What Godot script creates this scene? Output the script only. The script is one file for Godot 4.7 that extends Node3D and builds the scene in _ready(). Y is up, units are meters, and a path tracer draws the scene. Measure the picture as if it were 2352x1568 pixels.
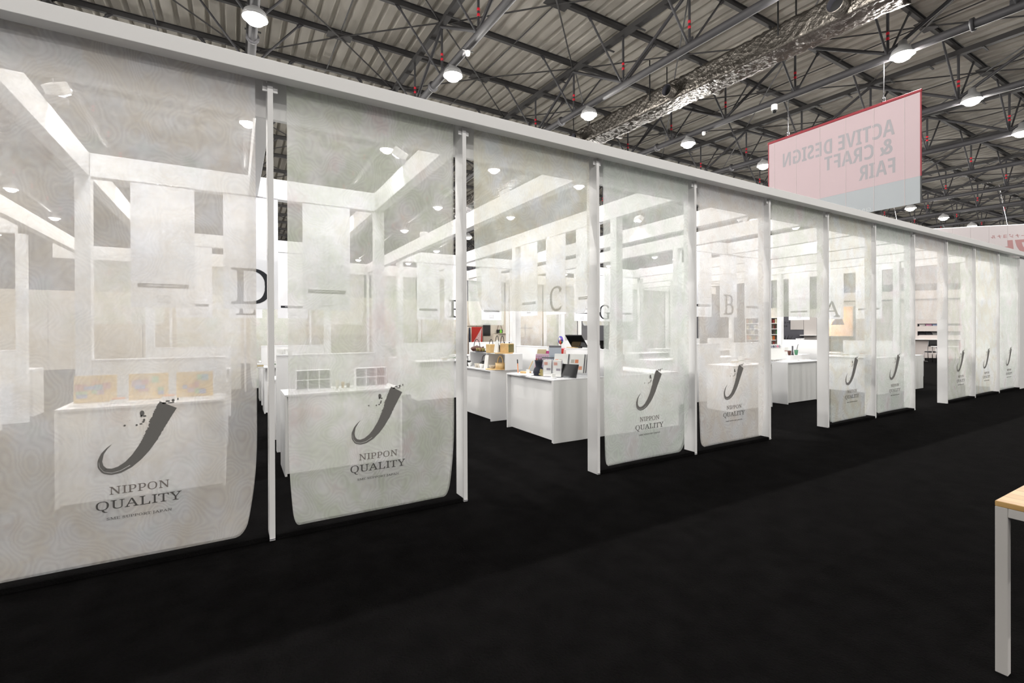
extends Node3D
# An exhibition hall: a booth with a long white frame hung with sheer printed cloths.
# x runs along the booth front, z towards the viewer (front plane at z = 0), y up.

const PITCH := 1.52          # spacing of the front posts
const P1X := 0.247           # right edge of the post named 1
const TOP := 3.387
const ORD := ["first", "second", "third", "fourth", "fifth", "sixth", "seventh", "eighth", "ninth", "tenth", "eleventh", "twelfth", "thirteenth", "fourteenth", "fifteenth", "sixteenth", "seventeenth", "eighteenth"]
var M := {}
var used := {}
var cache := {}
var rng := RandomNumberGenerator.new()
var serif: Font
var sans: Font

# ---------------------------------------------------------------- helpers
func ordinal(n: int) -> String:
	var ones := ["first", "second", "third", "fourth", "fifth", "sixth", "seventh", "eighth", "ninth", "tenth", "eleventh", "twelfth", "thirteenth", "fourteenth", "fifteenth", "sixteenth", "seventeenth", "eighteenth", "nineteenth", "twentieth"]
	return ones[n] if n < 20 else "twenty-" + ones[n - 20]

func numbered(n: String) -> String:
	if not used.has(n):
		used[n] = 0
		return n
	used[n] += 1
	return "%s_%03d" % [n, used[n]]

func tag(o: Node3D, label: String, category: String, group := "", kind := "") -> Node3D:
	if label: o.set_meta("label", label)
	if category: o.set_meta("category", category)
	if group: o.set_meta("group", group)
	if kind: o.set_meta("kind", kind)
	return o

func thing(called: String, label: String, category: String, at := Vector3.ZERO, turn := 0.0, group := "") -> Node3D:
	var o := Node3D.new()
	o.name = numbered(called)
	add_child(o)
	o.position = at
	o.rotation.y = turn
	tag(o, label, category, group)
	return o

func part(called: String, mesh: Mesh, mat: Material, parent: Node3D, at := Vector3.ZERO, rot := Vector3.ZERO) -> MeshInstance3D:
	var o := MeshInstance3D.new()
	o.name = called if parent != self else numbered(called)
	o.mesh = mesh
	o.material_override = mat
	parent.add_child(o, true)
	o.position = at
	o.rotation = rot
	return o

func copy_of(o: Node3D, at: Vector3, turn: float, label: String) -> Node3D:
	var c: Node3D = o.duplicate()
	c.name = numbered(String(o.name).rstrip("_0123456789"))
	add_child(c)
	c.position = at
	c.rotation.y = turn
	if label: c.set_meta("label", label)
	return c

func quad(st: SurfaceTool, a: Vector3, b: Vector3, c: Vector3, d: Vector3, out: Vector3) -> void:
	# front faces run clockwise
	if (b - a).cross(c - a).dot(out) > 0.0:
		var t := b
		b = d
		d = t
	for v in [a, b, c, a, c, d]: st.add_vertex(v)

func tri(st: SurfaceTool, a: Vector3, b: Vector3, c: Vector3, out: Vector3) -> void:
	if (b - a).cross(c - a).dot(out) > 0.0:
		var t := b
		b = c
		c = t
	for v in [a, b, c]: st.add_vertex(v)

func begin() -> SurfaceTool:
	var st := SurfaceTool.new()
	st.begin(Mesh.PRIMITIVE_TRIANGLES)
	st.set_smooth_group(-1)
	return st

func done(st: SurfaceTool) -> ArrayMesh:
	st.generate_normals()
	return st.commit()

func add_box(st: SurfaceTool, size: Vector3, at := Vector3.ZERO, ch := 0.002, tr := Transform3D()) -> void:
	# a box with chamfered edges
	var h := size * 0.5
	var c: float = minf(ch, minf(h.x, minf(h.y, h.z)) * 0.6)
	var P := func(v: Vector3) -> Vector3: return tr * (at + v)
	for ax in 3:
		for s in [-1.0, 1.0]:
			var n := Vector3.ZERO
			n[ax] = s
			var u := (ax + 1) % 3
			var w := (ax + 2) % 3
			var q := []
			for k in [[-1, -1], [1, -1], [1, 1], [-1, 1]]:
				var v := Vector3.ZERO
				v[ax] = s * h[ax]
				v[u] = k[0] * (h[u] - c)
				v[w] = k[1] * (h[w] - c)
				q.append(P.call(v))
			quad(st, q[0], q[1], q[2], q[3], tr.basis * n)
	if c <= 0.0: return
	for ax in 3:
		var u := (ax + 1) % 3
		var w := (ax + 2) % 3
		for su in [-1.0, 1.0]:
			for sw in [-1.0, 1.0]:
				var q := []
				for k in [-1.0, 1.0]:
					var a := Vector3.ZERO
					a[ax] = k * (h[ax] - c)
					a[u] = su * h[u]
					a[w] = sw * (h[w] - c)
					var b := Vector3.ZERO
					b[ax] = k * (h[ax] - c)
					b[u] = su * (h[u] - c)
					b[w] = sw * h[w]
					q.append(P.call(a))
					q.append(P.call(b))
				var n := Vector3.ZERO
				n[u] = su
				n[w] = sw
				quad(st, q[0], q[1], q[3], q[2], tr.basis * n)
	for sx in [-1.0, 1.0]:
		for sy in [-1.0, 1.0]:
			for sz in [-1.0, 1.0]:
				var s := Vector3(sx, sy, sz)
				tri(st, P.call(s * Vector3(h.x, h.y - c, h.z - c)), P.call(s * Vector3(h.x - c, h.y, h.z - c)), P.call(s * Vector3(h.x - c, h.y - c, h.z)), tr.basis * s)

func box(x: float, y: float, z: float, ch := 0.002) -> ArrayMesh:
	var key := "b%.4f,%.4f,%.4f,%.4f" % [x, y, z, ch]
	if not cache.has(key):
		var st := begin()
		add_box(st, Vector3(x, y, z), Vector3.ZERO, ch)
		cache[key] = done(st)
	return cache[key]

func add_lathe(st: SurfaceTool, prof: Array, seg := 20, at := Vector3.ZERO, tr := Transform3D()) -> void:
	# prof: Vector2(radius, height), bottom to top for an outside surface
	st.set_smooth_group(1)
	for i in prof.size() - 1:
		var a: Vector2 = prof[i]
		var b: Vector2 = prof[i + 1]
		if a.is_equal_approx(b): continue
		var nrm := Vector2((b - a).y, -(b - a).x)
		for k in seg:
			var t0 := TAU * k / seg
			var t1 := TAU * (k + 1) / seg
			var d0 := Vector3(cos(t0), 0, sin(t0))
			var d1 := Vector3(cos(t1), 0, sin(t1))
			var dm := (d0 + d1).normalized()
			var out: Vector3 = tr.basis * (dm * nrm.x + Vector3.UP * nrm.y)
			var p0 := tr * (at + d0 * a.x + Vector3.UP * a.y)
			var p1 := tr * (at + d1 * a.x + Vector3.UP * a.y)
			var p2 := tr * (at + d1 * b.x + Vector3.UP * b.y)
			var p3 := tr * (at + d0 * b.x + Vector3.UP * b.y)
			if a.x < 1e-5: tri(st, p0, p2, p3, out)
			elif b.x < 1e-5: tri(st, p0, p1, p2, out)
			else: quad(st, p0, p1, p2, p3, out)
	st.set_smooth_group(-1)

func lathe(prof: Array, seg := 20) -> ArrayMesh:
	var st := begin()
	add_lathe(st, prof, seg)
	return done(st)

func add_tube(st: SurfaceTool, pts: Array, r: float, seg := 8) -> void:
	st.set_smooth_group(2)
	var up := Vector3.UP
	var rings := []
	for i in pts.size():
		var d: Vector3 = (pts[mini(i + 1, pts.size() - 1)] - pts[maxi(i - 1, 0)]).normalized()
		if absf(d.dot(up)) > 0.95: up = Vector3.RIGHT if absf(d.x) < 0.9 else Vector3.BACK
		var a := d.cross(up).normalized()
		var b := a.cross(d).normalized()
		up = b
		var ring := []
		for k in seg: ring.append(pts[i] + (a * cos(TAU * k / seg) + b * sin(TAU * k / seg)) * r)
		rings.append(ring)
	for i in pts.size() - 1:
		for k in seg:
			var k2 := (k + 1) % seg
			quad(st, rings[i][k], rings[i][k2], rings[i + 1][k2], rings[i + 1][k], (rings[i][k] + rings[i][k2]) * 0.5 - pts[i])
	st.set_smooth_group(-1)
	for e in [0, pts.size() - 1]:
		var d: Vector3 = (pts[0] - pts[1]) if e == 0 else (pts[e] - pts[e - 1])
		for k in range(1, seg - 1): tri(st, rings[e][0], rings[e][k], rings[e][k + 1], d)

func tube(pts: Array, r: float, seg := 8) -> ArrayMesh:
	var st := begin()
	add_tube(st, pts, r, seg)
	return done(st)

func add_prism(st: SurfaceTool, poly: PackedVector2Array, z0: float, z1: float) -> void:
	var idx := Geometry2D.triangulate_polygon(poly)
	for i in range(0, idx.size(), 3):
		for zz in [z0, z1]:
			tri(st, Vector3(poly[idx[i]].x, poly[idx[i]].y, zz), Vector3(poly[idx[i + 1]].x, poly[idx[i + 1]].y, zz), Vector3(poly[idx[i + 2]].x, poly[idx[i + 2]].y, zz), Vector3(0, 0, zz - (z0 + z1) * 0.5))
	var ccw := not Geometry2D.is_polygon_clockwise(poly)
	for i in poly.size():
		var a := poly[i]
		var b := poly[(i + 1) % poly.size()]
		var n := Vector3((b - a).y, -(b - a).x, 0) * (1.0 if ccw else -1.0)
		quad(st, Vector3(a.x, a.y, z0), Vector3(b.x, b.y, z0), Vector3(b.x, b.y, z1), Vector3(a.x, a.y, z1), n)

func circle2(c: Vector2, rx: float, ry := -1.0, seg := 14) -> PackedVector2Array:
	var p := PackedVector2Array()
	for k in seg: p.append(c + Vector2(cos(TAU * k / seg) * rx, sin(TAU * k / seg) * (ry if ry > 0 else rx)))
	return p

func text(called: String, s: String, font: Font, mat: Material, parent: Node3D, at: Vector3, w: float, h: float, turn := 0.0, mirrored := false) -> MeshInstance3D:
	var key := "t%s|%s" % [s, font.font_names[0]]
	if not cache.has(key):
		var t := TextMesh.new()
		t.text = s
		t.font = font
		t.font_size = 48
		t.pixel_size = 0.01
		t.depth = 0.01
		t.curve_step = 3.0
		# baked to a plain mesh with its middle at the origin
		var arr := t.get_mesh_arrays()
		var am := ArrayMesh.new()
		var vs: PackedVector3Array = arr[Mesh.ARRAY_VERTEX]
		var bb := AABB(vs[0], Vector3.ZERO)
		for v in vs: bb = bb.expand(v)
		var c := bb.get_center()
		for i in vs.size(): vs[i] = (vs[i] - c) / bb.size
		arr[Mesh.ARRAY_VERTEX] = vs
		arr[Mesh.ARRAY_TANGENT] = null
		am.add_surface_from_arrays(Mesh.PRIMITIVE_TRIANGLES, arr)
		cache[key] = am
	var o := part(called, cache[key], mat, parent, at)
	o.transform = Transform3D(Basis(Vector3.UP, turn + (PI if mirrored else 0.0)) * Basis.from_scale(Vector3(w, h, 0.0012)), at)
	return o

func bar(called: String, mat: Material, parent: Node3D, a: Vector3, b: Vector3, r: float, round := true, r2 := -1.0) -> MeshInstance3D:
	# a straight member from a to b: a shared unit mesh, stretched
	var key := "unit_round" if round else "unit_square"
	if not cache.has(key):
		if round:
			cache[key] = lathe([Vector2(0, 0), Vector2(1, 0), Vector2(1, 1), Vector2(0, 1)], 10)
		else:
			var st := begin()
			add_box(st, Vector3(2, 1, 2), Vector3(0, 0.5, 0), 0.0)
			cache[key] = done(st)
	var o := part(called, cache[key], mat, parent)
	var y := b - a
	var x := y.cross(Vector3.UP)
	if x.length() < 1e-4: x = Vector3.RIGHT
	x = x.normalized()
	var z := x.cross(y).normalized()
	o.transform = Transform3D(Basis(x * r, y, z * (r2 if r2 > 0 else r)), a)
	return o

func mat(c: Color, rough := 0.6, metal := 0.0) -> StandardMaterial3D:
	var m := StandardMaterial3D.new()
	m.albedo_color = c
	m.roughness = rough
	m.metallic = metal
	return m

func noise(seed_: int, freq: float, oct := 3, type := FastNoiseLite.TYPE_SIMPLEX_SMOOTH) -> FastNoiseLite:
	var n := FastNoiseLite.new()
	n.seed = seed_
	n.frequency = freq
	n.noise_type = type
	n.fractal_octaves = oct
	return n

func noise_tex(n: FastNoiseLite, w: int, h: int, ramp: Gradient = null, seamless := true, normal := 0.0) -> NoiseTexture2D:
	var t := NoiseTexture2D.new()
	t.width = w
	t.height = h
	t.seamless = seamless
	t.noise = n
	if ramp: t.color_ramp = ramp
	if normal > 0.0:
		t.as_normal_map = true
		t.bump_strength = normal
	return t

func ramp(cols: Array, offs: Array = []) -> Gradient:
	var g := Gradient.new()
	var o := PackedFloat32Array()
	for i in cols.size(): o.append(offs[i] if offs else float(i) / (cols.size() - 1))
	g.offsets = o
	g.colors = PackedColorArray(cols)
	return g

# ---------------------------------------------------------------- the scene
func _ready() -> void:
	rng.seed = 7
	set_camera()
	set_world()
	make_materials()
	make_hall()
	make_lamps()
	make_trusses()
	make_duct()
	make_hung_signs()
	make_front()
	make_islands()
	make_products()
	make_neighbours()
	make_table()

func set_camera() -> void:
	var cam := Camera3D.new()
	cam.name = "camera"
	add_child(cam)
	var yaw := 0.529694
	var pitch := -0.003062
	var roll := -0.00384
	var f := Vector3(sin(yaw) * cos(pitch), sin(pitch), -cos(yaw) * cos(pitch))
	var r := Vector3(cos(yaw), 0, sin(yaw))
	var u := r.cross(f)
	var r2 := r * cos(roll) + u * sin(roll)
	var u2 := u * cos(roll) - r * sin(roll)
	cam.transform = Transform3D(Basis(r2, u2, -f), Vector3(0, 1.5, 3.80207))
	# a lens of 1088.5 pixels on a 2352 x 1568 frame, raised by 21 pixels
	cam.projection = Camera3D.PROJECTION_FRUSTUM
	cam.near = 0.1
	cam.far = 200.0
	cam.size = 0.1 * 1568.0 / 1088.495
	cam.frustum_offset = Vector2(0, -0.1 * 21.33 / 1088.495)
	cam.current = true

func set_world() -> void:
	var we := WorldEnvironment.new()
	we.name = "world_environment"
	var e := Environment.new()
	e.background_mode = Environment.BG_COLOR
	e.background_color = Color(0.02, 0.02, 0.02)
	e.tonemap_mode = Environment.TONE_MAPPER_LINEAR
	e.tonemap_exposure = 1.0
	e.sdfgi_enabled = true
	e.ssao_enabled = true
	e.ssil_enabled = true
	we.environment = e
	add_child(we)

func make_materials() -> void:
	var sf := SystemFont.new()
	sf.font_names = PackedStringArray(["Droid Serif"])
	serif = sf
	var ss := SystemFont.new()
	ss.font_names = PackedStringArray(["Droid Sans"])
	ss.font_weight = 700
	sans = ss
	M.white = mat(Color(0.93, 0.93, 0.93), 0.55)
	M.white_gloss = mat(Color(0.94, 0.94, 0.95), 0.3)
	M.banner = mat(Color(0.95, 0.95, 0.96), 0.75)
	M.ink = mat(Color(0.07, 0.08, 0.11), 0.6)
	M.print_grey = mat(Color(0.47, 0.465, 0.455), 0.9)
	M.print_light = mat(Color(0.50, 0.475, 0.46), 0.9)
	M.print_dark = mat(Color(0.34, 0.335, 0.33), 0.9)
	M.pale_print = mat(Color(0.72, 0.72, 0.73), 0.9)
	M.steel = mat(Color(0.19, 0.187, 0.197), 0.65, 0.0)
	M.steel_dark = mat(Color(0.20, 0.195, 0.195), 0.65)
	M.red_band = mat(Color(0.78, 0.05, 0.16), 0.6)
	M.black = mat(Color(0.05, 0.05, 0.055), 0.5)
	M.black_gloss = mat(Color(0.04, 0.045, 0.05), 0.15)
	M.chrome = mat(Color(0.8, 0.8, 0.82), 0.2, 1.0)
	M.paper = mat(Color(0.93, 0.93, 0.92), 0.8)
	M.grey = mat(Color(0.45, 0.45, 0.47), 0.6)
	M.dark_grey = mat(Color(0.3, 0.3, 0.33), 0.6)
	M.beige = mat(Color(0.78, 0.75, 0.7), 0.7)
	M.red = mat(Color(0.72, 0.16, 0.13), 0.7)
	M.navy = mat(Color(0.1, 0.11, 0.18), 0.7)
	M.gold = mat(Color(0.62, 0.47, 0.2), 0.5)
	M.brown = mat(Color(0.33, 0.16, 0.12), 0.4)
	# carpet: nearly black, with a fine pile and faint tread marks
	var m := mat(Color(1, 1, 1), 0.95)
	m.albedo_texture = noise_tex(noise(3, 0.012, 5), 1024, 1024, ramp([Color(0.060, 0.058, 0.059), Color(0.088, 0.085, 0.087)]))
	m.uv1_triplanar = true
	m.uv1_world_triplanar = true
	m.uv1_scale = Vector3.ONE * 0.35
	m.normal_enabled = true
	m.normal_texture = noise_tex(noise(4, 0.4, 2), 512, 512, null, true, 1.2)
	m.metallic_specular = 0.06
	M.carpet = m
	# roof deck: painted cement board, slightly stained
	m = mat(Color(1, 1, 1), 0.85)
	m.albedo_texture = noise_tex(noise(8, 0.01, 4), 512, 512, ramp([Color(0.64, 0.62, 0.58), Color(0.74, 0.725, 0.69)]))
	m.uv1_triplanar = true
	m.uv1_world_triplanar = true
	m.uv1_scale = Vector3(0.3, 0.3, 0.06)
	M.deck = m
	M.hall_wall = mat(Color(0.36, 0.36, 0.38), 0.85)
	# crumpled foil
	m = mat(Color(0.385, 0.37, 0.35), 0.5, 1.0)
	m.normal_enabled = true
	m.normal_texture = noise_tex(noise(11, 0.02, 4, FastNoiseLite.TYPE_CELLULAR), 512, 512, null, true, 14.0)
	m.uv1_triplanar = true
	m.uv1_scale = Vector3.ONE * 0.7
	M.foil = m
	# oak board
	m = mat(Color(1, 1, 1), 0.45)
	var wn := noise(21, 0.01, 4)
	m.albedo_texture = noise_tex(wn, 512, 512, ramp([Color(0.69, 0.52, 0.30), Color(0.80, 0.64, 0.40), Color(0.72, 0.55, 0.33), Color(0.83, 0.68, 0.45), Color(0.76, 0.6, 0.37)]))
	m.uv1_triplanar = true
	m.uv1_scale = Vector3(1.4, 1.4, 0.25)
	M.oak = m
	m = m.duplicate()
	m.uv1_scale = Vector3(5, 5, 1)
	m.albedo_texture = noise_tex(wn, 256, 256, ramp([Color(0.84, 0.70, 0.48), Color(0.89, 0.77, 0.56)]))
	M.wood = m
	m = mat(Color(0.92, 0.95, 0.97, 0.12), 0.05)
	m.transparency = BaseMaterial3D.TRANSPARENCY_ALPHA
	M.acrylic = m
	# sheer cloth: two layers, watered by a contour pattern in their openness, with pastel print
	for k in 4:
		var bands := []
		var offs := []
		var n := 22
		for i in n:
			var t := i / float(n - 1)
			var strong := 0.042
			bands.append(Color(0.985, 0.985, 0.98, 0.425 + (strong if i % 2 else -strong)))
			offs.append(t)
		var tn := noise(50 + k * 3, 0.0036, 2)
		tn.domain_warp_enabled = true
		tn.domain_warp_amplitude = 26.0
		tn.domain_warp_frequency = 0.006
		var moire := noise_tex(tn, 1024, 2048, ramp(bands, offs), false)
		var g: Gradient = [
			ramp([Color(0.891, 0.848, 0.826), Color(0.967, 0.967, 0.978), Color(0.945, 0.924, 0.902), Color(0.978, 0.978, 1.000), Color(0.902, 0.935, 0.935)]),
			ramp([Color(0.881, 0.869, 0.815), Color(0.967, 0.978, 0.978), Color(0.902, 0.935, 0.913), Color(0.978, 0.978, 1.000), Color(0.935, 0.902, 0.913)]),
			ramp([Color(0.881, 0.902, 0.869), Color(0.956, 0.978, 0.978), Color(0.924, 0.913, 0.858), Color(0.967, 0.978, 1.000), Color(0.891, 0.924, 0.956)]),
			ramp([Color(0.924, 0.858, 0.858), Color(0.967, 0.967, 0.978), Color(0.891, 0.913, 0.869), Color(0.978, 0.978, 0.990), Color(0.913, 0.891, 0.837)]),
		][k]
		var pn := noise(80 + k, 0.0045, 4)
		pn.domain_warp_enabled = true
		pn.domain_warp_amplitude = 40.0
		var tint := noise_tex(pn, 512, 1024, g, false)
		for layer in 2:
			m = StandardMaterial3D.new()
			m.transparency = BaseMaterial3D.TRANSPARENCY_ALPHA
			m.albedo_texture = moire
			if layer == 1:
				m.uv1_scale = Vector3(-1.02, 0.98, 1)
				m.uv1_offset = Vector3(0.05, 0.02, 0)
			m.roughness = 0.7
			m.metallic_specular = 0.2
			m.detail_enabled = true
			m.detail_blend_mode = BaseMaterial3D.BLEND_MODE_MUL
			m.detail_uv_layer = BaseMaterial3D.DETAIL_UV_1
			m.detail_albedo = tint
			m.backlight_enabled = true
			m.backlight = Color(0.95, 0.95, 0.95)
			M["cloth%d_%d" % [k, layer]] = m

# ---------------------------------------------------------------- hall
func roof_y(z: float) -> float:   # centre line of the bottom chords
	return 8.38 - 0.036 * maxf(z, -15.0) + 0.03 * minf(0.0, z + 15.0)

func structure(called: String, label: String) -> Node3D:
	var o := Node3D.new()
	o.name = numbered(called)
	add_child(o)
	o.set_meta("kind", "structure")
	o.set_meta("label", label)
	return o

func make_hall() -> void:
	var f := structure("floor", "black carpeted floor of the exhibition hall")
	part("carpet", box(80, 0.2, 72, 0.0), M.carpet, f, Vector3(18, -0.1, -14))
	var c := structure("ceiling", "ribbed pale roof deck on dark steel purlins")
	# deck with ribs along z; flat from below, with narrow trapezoid ribs going up
	var st := begin()
	var zs := [22.0, -15.0, -50.0]
	var per := 0.39
	var prof := [[0.0, 0.0], [0.22, 0.0], [0.275, 0.085], [0.335, 0.085], [0.39, 0.0]]
	for i in 205:
		for k in 4:
			var xa: float = -22.0 + i * per + prof[k][0]
			var xb: float = -22.0 + i * per + prof[k + 1][0]
			for s in 2:
				var y0 := roof_y(zs[s]) + 1.74
				var y1 := roof_y(zs[s + 1]) + 1.74
				quad(st, Vector3(xa, y0 + prof[k][1], zs[s]), Vector3(xb, y0 + prof[k + 1][1], zs[s]), Vector3(xb, y1 + prof[k + 1][1], zs[s + 1]), Vector3(xa, y1 + prof[k][1], zs[s + 1]), Vector3(0, -1, 0))
	part("deck", done(st), M.deck, c)
	st = begin()
	for s in 2:
		var y0 := roof_y(zs[s]) + 1.95
		var y1 := roof_y(zs[s + 1]) + 1.95
		for t in [0.0, 0.2]:
			quad(st, Vector3(-22, y0 + t, zs[s]), Vector3(58, y0 + t, zs[s]), Vector3(58, y1 + t, zs[s + 1]), Vector3(-22, y1 + t, zs[s + 1]), Vector3(0, t - 0.1, 0))
	part("roof_slab", done(st), M.deck, c)
	# purlins: I sections along x
	st = begin()
	add_box(st, Vector3(80, 0.015, 0.10), Vector3(0, -0.075, 0), 0.0)
	add_box(st, Vector3(80, 0.015, 0.10), Vector3(0, 0.075, 0), 0.0)
	add_box(st, Vector3(80, 0.15, 0.012), Vector3.ZERO, 0.0)
	var pm := done(st)
	for j in range(-2, 23):
		var z := node_z(j)
		part("purlin", pm, M.steel_dark, c, Vector3(18, roof_y(z) + 1.655, z))
	for w in [["wall_back", Vector3(18, 6, -50), Vector3(80, 12, 0.3)], ["wall_right", Vector3(58, 6, -14), Vector3(0.3, 12, 72)], ["wall_left", Vector3(-22, 6, -14), Vector3(0.3, 12, 72)], ["wall_front", Vector3(18, 6, 22), Vector3(80, 12, 0.3)]]:
		var o := part(w[0], box(w[2].x, w[2].y, w[2].z, 0.0), M.hall_wall, self, w[1])
		tag(o, "plain grey wall closing the hall on its %s side" % String(w[0]).trim_prefix("wall_"), "", "", "structure")
	# dark posts along the far right wall
	for k in 12:
		var z := -48.0 + k * 5.0
		var o := part("wall_post", box(0.25, 10, 0.3), M.steel_dark, self, Vector3(57.5, 5, z))
		tag(o, "dark steel post against the far right hall wall, %s from its far end" % ordinal(k), "post", "posts of the far right wall")

func node_z(j: int) -> float:
	return 2.83 - 2.32 * j

func make_lamps() -> void:
	var rim := 0.25
	var shade := lathe([Vector2(rim, 0), Vector2(rim + 0.012, 0.0), Vector2(rim - 0.03, 0.14), Vector2(0.10, 0.24), Vector2(0.085, 0.36), Vector2(0, 0.37)], 20)
	var inner := lathe([Vector2(0, 0.22), Vector2(0.09, 0.215), Vector2(rim - 0.04, 0.13), Vector2(rim, 0)], 20)
	var bulb := lathe([Vector2(0, -0.14), Vector2(0.09, -0.128), Vector2(0.16, -0.09), Vector2(0.2, -0.03), Vector2(rim - 0.015, 0.01), Vector2(0, 0.014)], 20)
	var glow := mat(Color(1, 0.98, 0.94), 0.5)
	glow.emission_enabled = true
	glow.emission = Color(1, 0.975, 0.93)
	glow.emission_energy_multiplier = 22.0
	var ring := mat(Color(0.5, 0.5, 0.5), 0.4)
	# rows of high-bay lamps: z and height
	var rows := [[18.0, 8.1], [11.5, 8.15], [5.0, 8.25], [-1.5, 8.35], [-8.0, 8.35], [-14.4, 8.48], [-21.0, 8.35], [-27.0, 8.17], [-33.2, 8.1], [-40.6, 8.0]]
	var rownames := ["fourth row behind the viewer", "third row behind the viewer", "row above the viewer", "row over the walkway", "row just above the booth front", "nearest row seen through the cloths", "second row seen through the cloths", "third row seen through the cloths", "fourth row seen through the cloths", "farthest row"]
	var proto: Node3D = null
	for r in rows.size():
		var place := 0
		for k in range(-3, 12):
			var at := Vector3(0.42 + 4.68 * k, rows[r][1], rows[r][0])
			if r < 3 and (k < -2 or k > 7): continue
			var lab := "glowing round hall lamp outside the photo, %s, place %s" % [rownames[r], ordinal(k + 3)]
			if seen(at):
				lab = "glowing round hall lamp in the %s, %s from the left" % [rownames[r], ordinal(place)]
				place += 1
			var t: Node3D
			if proto == null:
				t = thing("hall_lamp", lab, "lamp", at, 0.0, "high-bay hall lamps under the roof trusses")
				part("shade", shade, ring, t)
				part("reflector", inner, M.white, t)
				part("bulb", bulb, glow, t)
				proto = t
			else:
				t = copy_of(proto, at, 0.0, lab)
			var up := roof_y(at.z) - at.y
			if t != proto:
				(t.get_node("hanger") as MeshInstance3D).mesh = hang_mesh(up)
				continue
			part("hanger", hang_mesh(up), M.steel_dark, t)
			var l := OmniLight3D.new()
			l.name = "lamp_light"
			t.add_child(l, true)
			l.position = Vector3(0, -0.075, 0)
			l.light_color = Color(1, 0.985, 0.965)
			l.light_energy = 11.5
			l.light_size = 0.05
			l.omni_range = 60.0
			l.omni_attenuation = 2.0
			l.shadow_enabled = true

func hang_mesh(up: float) -> ArrayMesh:
	var key := "hang%.2f" % up
	if not cache.has(key):
		cache[key] = lathe([Vector2(0.008, 0.36), Vector2(0.008, maxf(0.4, up))], 6)
	return cache[key]

func seen(p: Vector3) -> bool:
	# whether a point lies inside the photograph's frame (for wording only)
	var cam: Camera3D = get_node("camera")
	var v := cam.transform.affine_inverse() * p
	if v.z > -0.1: return false
	var x := 1176.0 + 1088.5 * v.x / -v.z
	var y := 762.7 - 1088.5 * v.y / -v.z
	return x > 0.0 and x < 2352.0 and y > 0.0 and y < 1568.0

func make_trusses() -> void:
	var proto: Node3D = null
	var j0 := -1
	var j1 := 21
	for k in range(-3, 12):
		var lab := "dark steel roof truss with red-banded posts, over the %s lamp above the booth front" % ordinal(k) if k >= 0 else "dark steel roof truss with red-banded posts, %s outside the left picture edge" % ["third", "second", "first"][k + 3]
		var at := Vector3(0.42 + 4.68 * k, 0, 0)
		if proto:
			copy_of(proto, at, 0.0, lab)
			continue
		proto = thing("roof_truss", lab, "truss", at, 0.0, "roof trusses running over the booth")
		for s in [[j0, 8], [8, j1]]:
			var za := node_z(s[0]) if s[0] == j0 else -15.0
			var zb := node_z(s[1]) if s[1] == j1 else -15.0
			var pa := Vector3(0, roof_y(za), za)
			var pb := Vector3(0, roof_y(zb), zb)
			bar("bottom_chord", M.steel, proto, pa, pb, 0.10)
			bar("top_chord", M.steel_dark, proto, pa + Vector3(0, 1.48, 0), pb + Vector3(0, 1.48, 0), 0.085, false, 0.075)
		for j in range(j0, j1 + 1):
			var z := node_z(j)
			var y := roof_y(z)
			var lo := Vector3(0, y + 0.08, z)
			var hi := Vector3(0, y + 1.42, z)
			var v := bar("post", M.steel, proto, lo, hi, 0.033)
			for b in [0.40, 0.50]:
				var band := bar("red_band", M.red_band, v, Vector3.ZERO, Vector3.UP, 1.0)
				band.transform = Transform3D(Basis.from_scale(Vector3(1.12, 0.05, 1.12)), Vector3(0, b - 0.13, 0))
			part("joint", box(0.05, 0.16, 0.22, 0.01), M.steel, proto, Vector3(0, y + 0.13, z))
			if j % 4 == 1 or j % 4 == -3:
				part("flange", lathe([Vector2(0.0, -0.03), Vector2(0.15, -0.03), Vector2(0.15, 0.03), Vector2(0, 0.03)], 14), M.steel, proto, Vector3(0, y + 0.036 * 0.7, z - 0.7), Vector3(PI / 2, 0, 0))
			# apex nodes: diagonals run down to the neighbours on both sides
			if posmod(j, 2) == 1:
				for d in [-1, 1]:
					if j + d < j0 or j + d > j1: continue
					var zn := node_z(j + d)
					bar("diagonal", M.steel, proto, Vector3(0, y + 1.40, z), Vector3(0, roof_y(zn) + 0.10, zn), 0.045)
			# knee braces from the bottom chord up to the purlins
			for s in [-1.0, 1.0]:
				bar("knee_brace", M.steel, proto, Vector3(0.05 * s, y + 0.05, z), Vector3(1.25 * s, y + 1.56, z), 0.028)
				part("brace_plate", box(0.22, 0.1, 0.02), M.steel, proto, Vector3(1.27 * s, y + 1.56, z), Vector3(0, 0, 0.75 * s))
			# bracing under the deck, from plates half way to the next truss
			if posmod(j, 2) == 0:
				part("brace_gusset", box(0.7, 0.02, 0.34, 0.004), M.steel_dark, proto, Vector3(2.34, y + 1.56, z))
				for d in [-1, 1]:
					if j + d < j0 or j + d > j1: continue
					var zn := node_z(j + d)
					for s in [-1.0, 1.0]:
						bar("roof_brace", M.steel_dark, proto, Vector3(2.34, y + 1.55, z), Vector3(2.34 + 2.30 * s, roof_y(zn) + 1.5, zn), 0.022)
			if j < j1 and j > j0:
				for t in [0.3, 0.75]:
					var zz: float = z - 2.32 * t
					part("tray_bracket", box(0.42, 0.03, 0.05), M.steel_dark, proto, Vector3(0.08, roof_y(zz) + 1.38, zz))
		for s in [[j0, 8], [8, j1]]:
			var za := node_z(s[0]) if s[0] == j0 else -15.0
			var zb := node_z(s[1]) if s[1] == j1 else -15.0
			bar("sag_rod", M.steel_dark, proto, Vector3(2.34, roof_y(za) + 1.6, za), Vector3(2.34, roof_y(zb) + 1.6, zb), 0.018)

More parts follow.
